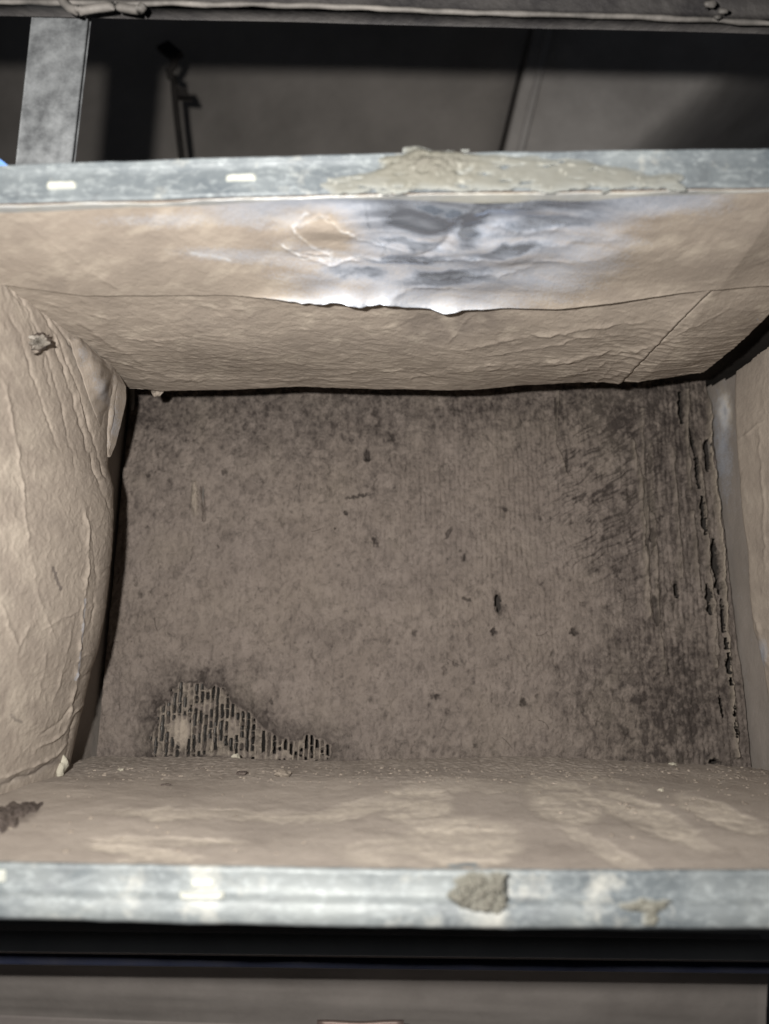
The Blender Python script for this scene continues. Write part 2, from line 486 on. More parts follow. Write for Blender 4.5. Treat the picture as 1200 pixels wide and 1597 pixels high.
def blob(name, x0, x1, y0, y1, thick, base_y, nx, ny, parent=duct, mat=SEAL):
    px, py = np.meshgrid(np.linspace(x0, x1, nx), np.linspace(y0, y1, ny))
    th = thick(px, py)
    P = onY(px, py, np.full(px.shape, base_y))
    P[..., 1] -= np.maximum(th, -0.004)
    k = th > 0
    keep = k[:-1, :-1] | k[1:, 1:] | k[:-1, 1:] | k[1:, :-1]
    return surf(name, P, mat, parent, {'thick': np.clip(th / 0.014, 0, 1)}, keep)
def th_top(px, py):
    e = 11 * fbm(px / 46, py / 16, 31, 4, 0.42)
    a = polymask(px + e, py + e, [(498, 287), (545, 276), (594, 256), (606, 238), (640, 231), (700, 234), (742, 238), (800, 244), (880, 246), (960, 258), (1010, 272), (1064, 272), (1066, 292), (900, 295), (600, 299), (520, 302)], 9)
    core = np.exp(-ell(px, py, 668, 258, 62, 26) ** 2 * 1.2)
    r = fbm(px / 20, py / 11, 33, 5)
    cr = crinkle(px / 26, py / 18, 4)
    return 0.0010 * a - 0.0016 * np.maximum(0, fbm(px / 50, py / 12, 35, 3) - 0.2) * (1 - core) * 6 + np.maximum(a, 0) * (0.0003 * (0.8 + r) + core * (0.005 + 0.0045 * r))
blob('sealant', 485, 1080, 224, 304, th_top, -0.0045, 420, 76)
def th_low(px, py):
    e = 9 * fbm(px / 16, py / 14, 41, 4)
    a = polymask(px + e, py + e * 0.7, [(698, 1400), (712, 1372), (735, 1359), (790, 1360), (789, 1400), (797, 1416), (770, 1424), (720, 1418)], 8)
    r = fbm(px / 12, py / 10, 43, 5); cr = crinkle(px / 15, py / 14, 6)
    return 0.0012 * a + np.where(a > 0, a, 0) * (0.004 + 0.008 * r + 0.004 * cr)
blob('sealant', 685, 810, 1350, 1432, th_low, -0.0085, 150, 100)
def th_smear(px, py):
    e = 8 * fbm(px / 22, py / 9, 51, 4)
    a = polymask(px + e, py + e * 0.8, [(962, 1412), (1000, 1402), (1050, 1404), (1030, 1420), (1022, 1444), (1004, 1444), (1005, 1424), (975, 1420)], 7)
    return 0.001 * a + np.where(a > 0, a, 0) * (0.002 + 0.003 * fbm(px / 14, py / 9, 52))
blob('sealant', 950, 1062, 1392, 1446, th_smear, -0.0085, 110, 56)

# ------------------------------------------------------------------ insulation: upper blanket
def colmat(a): return np.clip(a, 0, 1)
TOPB = [(-200, 590), (120, 598), (185, 603), (225, 607), (250, 611), (400, 612), (640, 610), (760, 607), (850, 602), (920, 597), (1000, 600), (1040, 604), (1088, 605), (1160, 606)]
yE = 0.375
tb = onY(np.array([p[0] for p in TOPB]), np.array([p[1] for p in TOPB]), np.full(len(TOPB), yE))
zB_top = lambda x: np.interp(x, tb[:, 0], tb[:, 2])
tf = onY(np.array([p[0] for p in TF_B]), np.array([p[1] + 4.0 for p in TF_B]), np.zeros(len(TF_B)))
zA_top = lambda x: np.interp(x, tf[:, 0], tf[:, 2])
def top_base(x, y):
    t = y / yE
    z = zA_top(x) * (1 - t) + zB_top(x) * t
    z = z - 0.014 * np.sin(np.pi * np.clip(t, 0, 1)) ** 1.2 * (1 - 0.3 * np.exp(-((t - 0.35) / 0.12) ** 2))
    z = z + 0.006 * fbm(x * 5, y * 5, 61, 2)
    z = z + 0.22 * np.maximum(0, x - 0.312)                                     # gusset folded up at the end
    return z
up_th = thing('insulation_blanket', 'dusty foil faced insulation blanket under the top of the duct with its bright foil strip', 'insulation', (0, 0.2, 0.34))
nx, ny = 880, 270
xs = np.concatenate([np.linspace(-0.46, 0.393, nx), 0.393 + 0.006 * np.sin(np.linspace(0.1, 1.57, 8))])
curlx = np.concatenate([np.zeros(nx), 0.010 * (1 - np.cos(np.linspace(0.1, 1.57, 8))) + np.linspace(0, 0.03, 8) ** 1])
ys = np.concatenate([np.linspace(0.003, yE - 0.012, ny), yE - 0.012 + 0.016 * np.sin(np.linspace(0.12, 1.57, 14)), np.full(5, yE + 0.004)])
curly = np.concatenate([np.zeros(ny), 0.018 * (1 - np.cos(np.linspace(0.12, 1.57, 14))), 0.018 + np.linspace(0.006, 0.04, 5)])
X, Y = np.meshgrid(xs, ys)
Z = top_base(X, np.minimum(Y, yE)) + curly[:, None] + curlx[None, :]
P = np.stack([X, Y, Z], -1)
PX, PY = proj(P)
h = 0.00035 * crinkle(X * 26, Y * 34, 3) + 0.0002 * crinkle(X * 60, Y * 70, 8)
h += 0.0002 * fbm(X * 120, Y * 120, 12, 3)
qx = PX + 16 * fbm(PX / 50, PY / 26, 190, 3); qy = PY + 8 * fbm(PX / 50, PY / 26, 192, 3)
h += 0.0003 * sstep(455, 500, PY) * ridged(qx / 26, qy / 8, 194, 3, 0.55, 2.0)
h += 0.0004 * ridged(qx / 70 - qy / 60, qy / 26, 196, 2, 0.5, 4.0)
# creases running along the lower, rolled part, denser towards the back right
low = sstep(470, 560, PY)
wx = X + 0.02 * fbm(X * 6, Y * 6, 70, 2)
h += 0.0007 * low * ridged((wx + 1.4 * Y) * 9, (Y - 0.35 * wx) * 46, 21, 3, 0.6, 3.0)
h += 0.0014 * low * sstep(0.1, 0.3, X) * ridged((X + Y) * 8, (Y - 0.28 * X) * 52, 22, 2, 0.6, 3.0)
def crease(px, py, pts, wdt, amp):
    sd = int(abs(pts[0][0] * 3 + pts[0][1] * 7 + pts[-1][0])) % 900
    g = wdt * 4 + 14
    xs_ = [p[0] for p in pts]; ys_ = [p[1] for p in pts]
    m = (px > min(xs_) - g) & (px < max(xs_) + g) & (py > min(ys_) - g) & (py < max(ys_) + g)
    out = np.zeros(px.shape)
    if not m.any(): return out
    x, y = px[m], py[m]
    qx = x + 5 * fbm(x / 24, y / 24, sd, 3); qy = y + 5 * fbm(x / 24, y / 24, sd + 3, 3)
    d, _ = dpoly(qx, qy, pts)
    L0 = np.hypot(x - pts[0][0], y - pts[0][1]); L1 = np.hypot(x - pts[-1][0], y - pts[-1][1])
    end = np.minimum(1, np.minimum(L0, L1) / 22)
    k = np.clip(0.75 + 1.1 * fbm(x / 30, y / 30, sd + 5, 3), 0.1, 1.6) * (0.25 + 0.75 * end)
    w_ = wdt * 0.75
    out[m] = 0.6 * amp * k * (np.exp(-d / w_) + 0.5 * np.exp(-(d / w_) ** 2)) / 1.5
    return out
def fold(px, py, pts, wdt, amp):
    d, s_ = dpoly(px, py, pts)
    return amp * s_ * np.exp(-(d / wdt)) * np.minimum(1, d / 1.2)
for pts, wd, am in [
    ([(715, 548), (800, 528), (880, 518), (960, 505), (1010, 500)], 4, .0030),
    ([(760, 555), (850, 540), (930, 520)], 3, .0022),
    ([(700, 575), (800, 566), (900, 560), (1000, 540)], 4, .0026),
    ([(600, 590), (720, 578), (860, 568), (960, 545)], 4, .0024),
    ([(480, 585), (560, 580), (640, 576)], 3, .0016),
    ([(860, 592), (960, 560), (1060, 520), (1140, 480)], 3, .0022),
    ([(900, 598), (990, 575)], 3, .0022), ([(960, 555), (930, 598)], 3, .0022),
    ([(690, 545), (730, 500), (760, 480)], 3, .0014), ([(560, 520), (640, 505)], 4, .0010),
    ([(300, 470), (365, 490)], 3, .0012), ([(330, 480), (350, 500)], 2.5, .001),
    ([(130, 545), (190, 565), (260, 585), (330, 590)], 4, .0024), ([(150, 520), (220, 530), (300, 528)], 3, .0012),
    ([(120, 500), (180, 540), (240, 575)], 5, .0026), ([(200, 588), (280, 592), (420, 590), (600, 592)], 3, .0020),
    ([(430, 560), (520, 575), (620, 572)], 3, .0012), ([(60, 470), (130, 490), (200, 500)], 3, .001)]:
    h += crease(PX, PY, pts, wd, am)
d, s_ = dpoly(PX, PY, [(1260, 300), (1200, 362), (1130, 432), (1060, 500), (985, 578), (965, 600)])
h += -0.0022 * np.exp(-(d / 2.2) ** 2) + 0.0035 * np.where(s_ < 0, 1, 0) * np.exp(-d / 14)
# bruise in the dust and its soft dip
h += -0.004 * np.exp(-ell(PX, PY, 700, 500, 80, 32) ** 2)
under = sstep(0, 14, np.interp(PX, [-300, 0, 130, 420, 575, 690, 860, 1060, 1200, 1500], [440, 438, 456, 455, 455, 470, 469, 449, 440, 432]) - 6 - PY)
h = h * (1 - under) - 0.010 * under
N = facecam(P)
P2 = P + N * h[..., None]
tone = 0.85 * np.exp(-ell(PX + 15 * fbm(PX / 40, PY / 30, 74), PY, 705, 503, 95, 34, -4) ** 3) * (0.7 + 0.5 * fbm(PX / 30, PY / 18, 5, 4))
tone += 0.25 * np.exp(-ell(PX, PY, 420, 520, 160, 40, 5) ** 2) * (0.6 + fbm(PX / 40, PY / 25, 6, 4))
tone += 0.16 * colmat(fbm(PX / 70, PY / 40, 71, 4) * 2)
tone += 0.2 * np.exp(-(dpoly(PX, PY, [(1200, 362), (1060, 500), (985, 578)])[0] / 1.6) ** 2)
wipe_glint = 0.38 * colmat(fbm(PX / 45, PY / 22, 72, 6, 0.62) * 1.6 - 0.1)
dust = 0.97 - 0.35 * colmat(fbm(PX / 12, PY / 12, 73, 3) * 2.2 - 1.0) - 0.65 * np.exp(-ell(PX, PY, 1062, 598, 26, 8, -15) ** 2)
surf('blanket_facing', P2, FOIL_PAD, up_th, {'dust': dust, 'tone': colmat(tone), 'wipe_glint': colmat(wipe_glint)})

# the foil strip over the front of it, loose along its lower edge
EDGE = [(-300, 440), (0, 438), (130, 456), (300, 455), (420, 455), (480, 457), (510, 451), (540, 447), (575, 455), (600, 449), (640, 462), (690, 470), (760, 470), (860, 469), (960, 460), (1060, 449), (1200, 440), (1500, 432)]
def strip_sheet():
    nx, nt = 900, 150
    x = np.linspace(-0.46, 0.396, nx)
    # back edge y for each x, found on the blanket surface by its outline
    yy = np.linspace(0.02, 0.3, 240)
    XX, YY = np.meshgrid(x, yy)
    qx, qy = proj(np.stack([XX, YY, top_base(XX, YY)], -1))
    f = qy - curve(EDGE)(qx)
    idx = np.argmax(f > 0, axis=0)
    ye = yy[idx]
    ye = np.convolve(np.pad(ye, 6, 'edge'), np.ones(13) / 13, 'same')[6:-6]
    t = np.linspace(0, 1, nt)[:, None]
    Yg = 0.002 + (ye[None, :] - 0.002) * t
    Xg = np.broadcast_to(x, Yg.shape).copy()
    Zg = top_base(Xg, Yg)
    P = np.stack([Xg, Yg, Zg], -1)
    PX, PY = proj(P)
    clean = np.exp(-ell(PX, PY, 715, 385, 285, 105, -4) ** 4)
    e = np.clip((1 - t), 0, 1)
    lift = np.exp(-((PX - 590) / 130) ** 2) * 0.010 + np.exp(-((PX - 890) / 170) ** 2) * 0.012 + 0.0012
    lipz = np.exp(-((PX - 590) / 165) ** 4)
    h = 0.0025 + lift * 0.5 * np.exp(-e / 0.12) + lipz * (0.004 + 0.009 * np.clip(0.3 + fbm(PX / 62, PX * 0 + 2.2, 90, 3), 0, 1)) * np.exp(-e / 0.04)
    lines_h = 0
    wv = fbm(PX / 150 + PY / 200, PY / 46 - PX / 420, 92, 2, 0.4)
    h = h + clean * 0.0075 * wv + clean * 0.0006 * ridged(PX / 120 + PY / 90, PY / 40 - PX / 300, 98, 2, 0.4, 3.0)
    h = h + (1 - clean) * 0.0003 * crinkle(Xg * 30, Yg * 30, 13) + (1 - clean) * 0.00015 * fbm(Xg * 110, Yg * 110, 14, 3)
    for pts, wd, am in [
        ([(560, 402), (640, 404), (700, 399), (765, 398)], 5, .0036), ([(765, 398), (830, 405), (890, 402)], 7, .0020),
        ([(600, 450), (660, 440), (720, 446)], 6, .0036), ([(440, 380), (470, 398), (520, 410), (570, 405)], 3, .0026),
        ([(480, 330), (455, 350), (490, 385)], 2.5, .0024), ([(470, 345), (500, 330), (560, 372)], 2.5, .0018),
        ([(440, 378), (480, 395), (520, 398), (512, 412)], 2.5, .0022), ([(570, 320), (575, 355)], 3, .0022),
        ([(760, 345), (820, 362), (900, 350)], 7, .0038), ([(720, 330), (690, 380), (640, 395)], 9, -.0045),
        ([(560, 375), (600, 380), (590, 400)], 3, .0022), ([(640, 320), (700, 330), (760, 320), (840, 316)], 7, .0035),
        ([(650, 430), (760, 425), (830, 415)], 8, .0030), ([(50, 350), (140, 420), (190, 450)], 6, .0012),
        ([(820, 385), (900, 375), (980, 365)], 8, .002)]:
        h = h + crease(PX, PY, pts, wd, am)
    h = np.maximum(h, -0.006)
    P = P + facecam(P) * h[..., None]
    n = fbm(PX / 90, PY / 38, 95, 4, 0.42)
    pat = 0
    for cx, cy, a_, b_, an in [(655, 342, 62, 24, -4), (735, 345, 22, 42, 25), (640, 400, 60, 10, -4), (700, 428, 80, 12, -3), (870, 345, 90, 12, -6), (790, 385, 70, 8, -8), (560, 420, 60, 8, 4), (640, 375, 50, 7, 5)]:
        pat = np.maximum(pat, sstep(1.25, 0.45, ell(PX + 16 * fbm(PX / 40, PY / 20, 199, 3), PY + 9 * fbm(PX / 40, PY / 20, 200, 3), cx, cy, a_, b_, an)))
    lines = 0
    for pts in ([(440, 378), (470, 398), (520, 404), (570, 402)], [(480, 330), (455, 350), (492, 388), (520, 395)], [(470, 345), (500, 332), (560, 372), (600, 380)], [(570, 320), (576, 358)], [(600, 378), (604, 398), (580, 402)], [(565, 405), (640, 405), (700, 399), (768, 398)], [(512, 390), (520, 404), (508, 412)], [(300, 392), (360, 400)]):
        dd, _ = dpoly(PX + 6 * fbm(PX / 22, PY / 22, 201, 3), PY + 6 * fbm(PX / 22, PY / 22, 202, 3), pts)
        lines = np.maximum(lines, np.exp(-(dd / 1.7) ** 2) * np.clip(0.7 + fbm(PX / 14, PY / 14, 203), 0, 1))  # cracked dust lines, and one crease highlight painted pale
    stk = fbm(PX / 130 + PY / 70, PY / 13 - PX / 120, 205, 4, 0.5)
    dust = 1 - colmat(clean * (0.50 + 0.12 * n + 0.26 * stk + 0.36 * pat) + 0.55 * sstep(62, 6, PY - curve(TF_B)(PX) + 26 * n) * sstep(180, 480, PX) * sstep(1220, 1040, PX))  # bluish sheen under the flange painted in as thinner dust
    dust -= 0.30 * np.exp(-ell(PX, PY, 340, 392, 90, 14, 4) ** 2) + 0.25 * np.exp(-ell(PX, PY, 230, 340, 130, 14) ** 2)
    dust += 0.45 * np.exp(-ell(PX, PY, 515, 358, 45, 32, 20) ** 2)
    lipm = np.exp(-e / 0.03) * lipz  # glare on the curled lip, painted as pale colour
    dust = dust * (1 - lipm) + 0.36 * lipm
    tone = 0.22 * colmat(fbm(PX / 90, PY / 35, 96, 4) * 2) + 0.25 * np.exp(-ell(PX, PY, 1180, 330, 60, 40) ** 2)
    wipe_glint = 0.3 * colmat(fbm(PX / 60 + PY / 60, PY / 40, 97, 6, 0.62) * 2) + lipm + 1.0 * lines
    dust = dust - 0.25 * lines
    return surf('foil_strip', P, FOIL_PAD, up_th, {'dust': colmat(dust), 'tone': colmat(tone), 'wipe_glint': colmat(wipe_glint)})
strip_sheet()
# row of little punch dimples along the left part of the strip edge
V, F = [], []
for i, px in enumerate(np.arange(70, 330, 7.5)):
    if random.random() < 0.25: continue
    c = onZ(np.array(px), np.array(450 - 8 * math.exp(-(px - 60) / 40) + random.uniform(-1.5, 1.5)), 0.3045)
    b = len(V); r = random.uniform(0.0008, 0.0015)
    for k in range(6): V.append(c + np.array([r * math.cos(k * 1.047), r * math.sin(k * 1.047), 0.001]))
    V.append(c + np.array([0, 0, -0.0022]))
    F += [(b + k, b + (k + 1) % 6, b + 6) for k in range(6)]
o = mesh_obj('staple_dimples', V, F, CRUMB, up_th); o['kind'] = 'stuff'
# rag of torn facing hanging at the back left corner of the blanket
def tatter(px, py, wpx, hpx, y, parent, mat, seed, name='torn_flap'):
    n, k = 14, 10
    gx, gy = np.meshgrid(np.linspace(-1, 1, n), np.linspace(0, 1, k))
    sx = gx * (1 - 0.6 * gy ** 1.5) + 0.15 * gy * perlin(gy * 3, gx, seed)
    P = onY(px + sx * wpx, py + gy * hpx, np.full(gx.shape, y))
    P[..., 1] += 0.006 * fbm(gx * 1.5, gy * 1.5, seed, 3) - 0.008 * gy
    a = {'dust': np.full(gx.shape, 0.9), 'tone': np.full(gx.shape, 0.3), 'wipe_glint': np.zeros(gx.shape)}
    return surf(name, P, mat, parent, a)
tatter(247, 606, 11, 15, 0.376, up_th, FOIL_PAD, 3)
tatter(215, 600, 34, 9, 0.374, up_th, FOIL_PAD, 9)

# ------------------------------------------------------------------ insulation: left blanket
lf_th = thing('insulation_blanket', 'wrinkled tan dusty insulation blanket bulging in from the left side of the duct', 'insulation', (-0.45, 0.2, -0.2))
LB = [(560, 196), (605, 187), (650, 178), (690, 172), (740, 170), (770, 179), (850, 178), (950, 168), (1010, 158), (1040, 148), (1110, 133), (1170, 122), (1200, 116), (1260, 105)]
yL = 0.345
lb = onY(np.array([p[1] for p in LB]), np.array([p[0] for p in LB]), np.full(len(LB), yL))
o_ = np.argsort(lb[:, 2])
xB_left = lambda z: np.interp(z, lb[o_, 2], lb[o_, 0])
def left_base(y, z):
    t = np.clip(y / yL, 0, 1)
    xa = np.interp(z, [-0.2, 0.0, 0.34], [-0.420, -0.395, -0.372])
    x = xa * (1 - t) + xB_left(z) * t
    x = x + 0.020 * np.sin(np.pi * t ** 1.5) * np.clip(1 - ((z - 0.06) / 0.30) ** 2, 0, 1)
    return x
nz, ny = 640, 260
zs = np.linspace(-0.195, 0.345, nz)
ROLL = 0.085
th_ = np.linspace(0, 1.57, 90)
ys = np.concatenate([np.linspace(0.003, yL - ROLL - 0.001, ny), yL - ROLL + (ROLL + 0.004) * np.sin(th_), np.full(5, yL + 0.004)])
curl = np.concatenate([np.zeros(ny), -0.050 * (1 - np.cos(th_)), -0.050 - np.linspace(0.006, 0.05, 5)]) + 0.0175
Yg, Zg = np.meshgrid(ys, zs)
Xg = left_base(Yg, Zg) + curl[None, :]
P = np.stack([Xg, Yg, Zg], -1)
PX, PY = proj(P)
h = 0.00015 * crinkle(Yg * 30, Zg * 24, 5) + 0.0002 * crinkle(Yg * 62, Zg * 50, 9) + 0.0002 * fbm(Yg * 140, Zg * 120, 15, 3)
f1, f2 = worley(Yg * 85 + 0.4 * perlin(Yg * 30, Zg * 30, 4), Zg * 75, 3)
mid = np.exp(-((PY - 830) / 230) ** 2)
h += 0.0004 * (0.35 + 0.65 * mid) * np.minimum(f2 - f1, 0.5)
qx = PX + 14 * fbm(PX / 34, PY / 44, 180, 3); qy = PY + 18 * fbm(PX / 34, PY / 44, 184, 3)
h += (0.0003 + 0.0006 * mid) * ridged(qx / 13, qy / 20, 186, 3, 0.55, 1.6)
h += 0.0003 * ridged(qx / 46 + qy / 150, qy / 95, 188, 2, 0.5, 3.5)
h += 0.0007 * sstep(950, 1120, PY) * ridged(qx / 20 + qy / 38, qy / 60 - qx / 90, 189, 3, 0.55, 2.2)
top = sstep(760, 520, PY)
h += 0.0007 * top * ridged(PX / 26 - PY / 55, PY / 260 + PX / 400, 33, 2, 0.5, 2.5)
for pts, wd, am in [
    ([(0, 405), (40, 450), (85, 515), (120, 600), (150, 700), (170, 760)], 2.6, -.0050),
    ([(20, 430), (60, 470), (105, 530), (140, 585), (165, 620)], 2.4, -.004),
    ([(80, 520), (105, 590), (125, 660), (150, 740), (172, 800)], 2.6, -.005),
    ([(0, 470), (30, 520), (55, 600), (90, 700)], 2.6, -.003), ([(20, 440), (70, 540), (98, 640), (118, 740)], 2.4, -.003), ([(40, 440), (78, 500), (112, 580), (134, 660)], 2.2, .003), ([(0, 430), (30, 470), (66, 540), (80, 620)], 2.2, -.0025),
    ([(5, 590), (25, 690), (38, 790), (46, 860)], 2.6, .0034), ([(48, 860), (60, 930), (90, 1010)], 3, .002),
    ([(132, 780), (138, 860), (128, 960), (120, 1050), (105, 1130)], 3.5, .0050),
    ([(142, 820), (150, 900), (140, 1000)], 3, -.0025),
    ([(0, 935), (14, 975), (28, 1010), (40, 985), (50, 970)], 3, .0026), ([(28, 1010), (24, 1040)], 3, .002),
    ([(60, 985), (95, 965), (125, 950)], 2.5, .002), ([(75, 1010), (65, 1060), (50, 1110)], 3, .002),
    ([(112, 980), (100, 1040), (82, 1090)], 3, .003), ([(55, 1170), (90, 1150), (110, 1120), (130, 1095)], 3, .005),
    ([(60, 1150), (100, 1120), (125, 1080)], 3, -.004), ([(100, 1195), (108, 1150), (118, 1110)], 3, -.004),
    ([(0, 1215), (50, 1195), (85, 1178), (105, 1160)], 3, .006), ([(0, 1224), (55, 1204), (90, 1186)], 3, -.005),
    ([(120, 1030), (136, 1020), (146, 1030)], 3, .005), ([(128, 1060), (140, 1045)], 3, -.004)]:
    h += crease(PX, PY, pts, wd, am)
h *= 0.8
# cut step at the foot
P2 = P + facecam(P) * h[..., None]
tone = 0.20 + 0.15 * colmat(fbm(PX / 40, PY / 60, 81, 4) * 2)
for pts in ([(82, 885), (86, 895), (87, 903), (92, 912), (94, 919)], [(17, 1115), (24, 1123), (33, 1126)]):
    d, _ = dpoly(PX + 1.5 * perlin(PX / 5, PY / 5, 7), PY, pts); tone += 1.0 * (d < 2.3)
d, _ = dpoly(PX, PY, [(0, 1222), (55, 1203), (90, 1186)]); tone += 0.6 * np.exp(-(d / 5) ** 2)
wipe_glint = 0.25 * colmat(fbm(PX / 50, PY / 70, 82, 6, 0.6) * 1.8 + 0.15) * sstep(150, 20, PX)
dust = 0.98 - 0.3 * colmat(fbm(PX / 8, PY / 10, 83, 3) * 2.4 - 1.1)
dust -= 0.35 * np.exp(-(dpoly(PX, PY, [(132, 935), (130, 960), (122, 1040), (116, 1060)])[0] / 2.2) ** 2)
surf('blanket_facing', P2, FOIL_PAD, lf_th, {'dust': dust, 'tone': colmat(tone), 'wipe_glint': colmat(wipe_glint)})

def surf_point(Pg, PXg, PYg, x, y):
    i = np.argmin((PXg - x) ** 2 + (PYg - y) ** 2)
    return Pg.reshape(-1, 3)[i]
LEFT_P, LEFT_PX, LEFT_PY = P2, PX, PY
# gathered shiny flap of facing at the upper corner of the left blanket
def flap():
    n, k = 60, 100
    s_, t = np.meshgrid(np.linspace(0, 1, n), np.linspace(0, 1, k))
    L = curve([(0, 104), (.2, 112), (.45, 126), (.7, 146), (1, 168)]); R = curve([(0, 128), (.12, 150), (.26, 178), (.36, 188), (.5, 187), (.65, 181), (.8, 177), (1, 170)])
    px = L(t) * (1 - s_) + R(t) * s_ + 1.5 * fbm(t * 8, s_ * 2, 19, 2); py = 528 + t * 185
    lp = LEFT_P[::4, ::3].reshape(-1, 3); lx = LEFT_PX[::4, ::3].ravel(); ly = LEFT_PY[::4, ::3].ravel()
    m = (lx > 60) & (lx < 230) & (ly > 480) & (ly < 760); lp = lp[m]; lx = lx[m]; ly = ly[m]
    D0 = (lp - CAM) @ FW
    D = np.zeros(px.shape)
    for i in range(k):
        dd = (px[i][:, None] - lx[None]) ** 2 + (py[i][:, None] - ly[None]) ** 2
        D[i] = np.sort(D0[np.argpartition(dd, 6, axis=1)[:, :6]], axis=1)[:, 2]
    for _ in range(40):
        Dp = np.pad(D, 1, 'edge'); D = (Dp[:-2, 1:-1] + Dp[2:, 1:-1] + Dp[1:-1, :-2] + Dp[1:-1, 2:] + D) / 5
    P = atD(px, py, D - 0.010)
    h = 0.006 * np.sin(np.pi * s_) ** 0.7 * np.sin(np.pi * t) ** 0.5 + 0.0022 * fbm(px / 26, py / 40, 21, 2) + 0.0028 * np.sin(np.pi * s_) * np.maximum(0, perlin((px + 0.5 * py) / 17, (py - 0.5 * px) / 60, 23))
    P = P + facecam(P) * h[..., None]
    P = P + (P - CAM) * 0.0 + np.stack([0 * px, 0.020 * np.sin(np.pi * t) ** 0.5 * (np.clip((0.10 - s_) / 0.10, 0, 1) + np.clip((s_ - 0.93) / 0.07, 0, 1)), 0 * px], -1)
    dust = 0.88 + 0.1 * fbm(px / 12, py / 14, 25, 3) - 0.2 * np.exp(-ell(px, py, 152, 608, 9, 22, -25) ** 2) - 0.35 * np.exp(-ell(px, py, 174, 662, 4, 22, 8) ** 2) - 0.1 * np.exp(-ell(px, py, 124, 552, 5, 14, -20) ** 2)
    return surf('gathered_flap', P, FOIL_PAD, lf_th, {'dust': colmat(dust), 'tone': 0.1 + 0 * px, 'wipe_glint': 0 * px})
flap()
# torn hole with a curl of clean foil
def tear(cx, cy):
    c = surf_point(LEFT_P, LEFT_PX, LEFT_PY, cx, cy)
    D = (c - CAM) @ FW
    n = 26
    V, F = [], []
    for ring, (r, off) in enumerate([(20, 0.001), (15, -0.006), (10, -0.009), (5, -0.005), (0.5, 0.001)]):
        for k in range(n):
            a = 2 * np.pi * k / n
            rr = r * (0.75 + 0.5 * RV[(k * 37 + ring * 11) % 4096]) * (1.0 if ring < 2 else 0.9)
            V.append(atD(np.array(cx + rr * math.cos(a) * 1.05), np.array(cy + rr * math.sin(a) * 0.8), np.array(D - 0.006 + off * 1.2 + 0.004 * (RV[(k * 91 + ring) % 4096] - 0.5))))
    for r in range(4):
        for k in range(n): F.append((r * n + k, r * n + (k + 1) % n, (r + 1) * n + (k + 1) % n, (r + 1) * n + k))
    mesh_obj('torn_rim', V, F[:n], DARKLINT, lf_th, False)
    mesh_obj('foil_curl', V, F[n:], SHINY, lf_th, False)
tear(60, 533)
tatter(58, 548, 5, 8, float(surf_point(LEFT_P, LEFT_PX, LEFT_PY, 58, 550)[1]) - 0.012, lf_th, FOIL_PAD, 5)

# ------------------------------------------------------------------ insulation: right blanket
rt_th = thing('insulation_blanket', 'dusty insulation blanket on the right side of the duct beside the bare steel end plate', 'insulation', (0.48, 0.2, -0.2))
RB = [(540, 1150), (585, 1143), (620, 1141), (680, 1143), (740, 1148), (800, 1152), (860, 1161), (930, 1164), (980, 1170), (1000, 1176), (1040, 1186), (1100, 1194), (1200, 1203), (1290, 1212)]
yR = 0.378
rb = onY(np.array([p[1] for p in RB]), np.array([p[0] for p in RB]), np.full(len(RB), yR))
o_ = np.argsort(rb[:, 2])
xB_right = lambda z: np.interp(z, rb[o_, 2], rb[o_, 0])
ny, nz = 150, 480
ys = np.concatenate([np.linspace(0.01, yR - 0.012, ny), yR - 0.012 + 0.014 * np.sin(np.linspace(0.12, 1.57, 12)), np.full(4, yR + 0.002)])
curl = np.concatenate([np.zeros(ny), 0.016 * (1 - np.cos(np.linspace(0.12, 1.57, 12))), 0.016 + np.linspace(0.006, 0.06, 4)])
Yg, Zg = np.meshgrid(ys, np.linspace(-0.19, 0.345, nz))
t = np.clip(Yg / yR, 0, 1)
Xg = (0.478 * (1 - t) + xB_right(Zg) * t) - 0.006 * np.sin(np.pi * t) + curl[None, :]
P = np.stack([Xg, Yg, Zg], -1)
PX, PY = proj(P)
h = 0.0006 * crinkle(Yg * 22, Zg * 22, 7) + 0.0003 * crinkle(Yg * 60, Zg * 45, 2) + 0.0002 * fbm(Yg * 120, Zg * 120, 16, 3)
for pts, wd, am in [([(1185, 660), (1192, 800), (1195, 900)], 2.5, .003), ([(1150, 690), (1170, 672), (1195, 655)], 3, .003),
                    ([(1176, 960), (1190, 1000), (1200, 1040)], 4, .005), ([(1182, 1020), (1194, 1060)], 3, .005), ([(1160, 760), (1170, 800)], 3, .0015)]:
    h += crease(PX, PY, pts, wd, am)
P2 = P + facecam(P) * h[..., None]
dust = 0.98 - 0.25 * colmat(fbm(PX / 9, PY / 9, 103, 3) * 2 - 0.9) - 0.4 * np.exp(-ell(PX, PY, 1190, 1020, 10, 26) ** 2)
surf('blanket_facing', P2, FOIL_PAD, rt_th, {'dust': dust, 'tone': 0.1 + 0.15 * colmat(fbm(PX / 40, PY / 50, 104, 4) * 2), 'wipe_glint': 0.2 * colmat(fbm(PX / 40, PY / 50, 105))},
     (PY > np.interp(PX + 3 * fbm(PX / 12, PX * 0, 106), [1130, 1142, 1200, 1500], [592, 586, 541, 330]))[:-1, :-1])

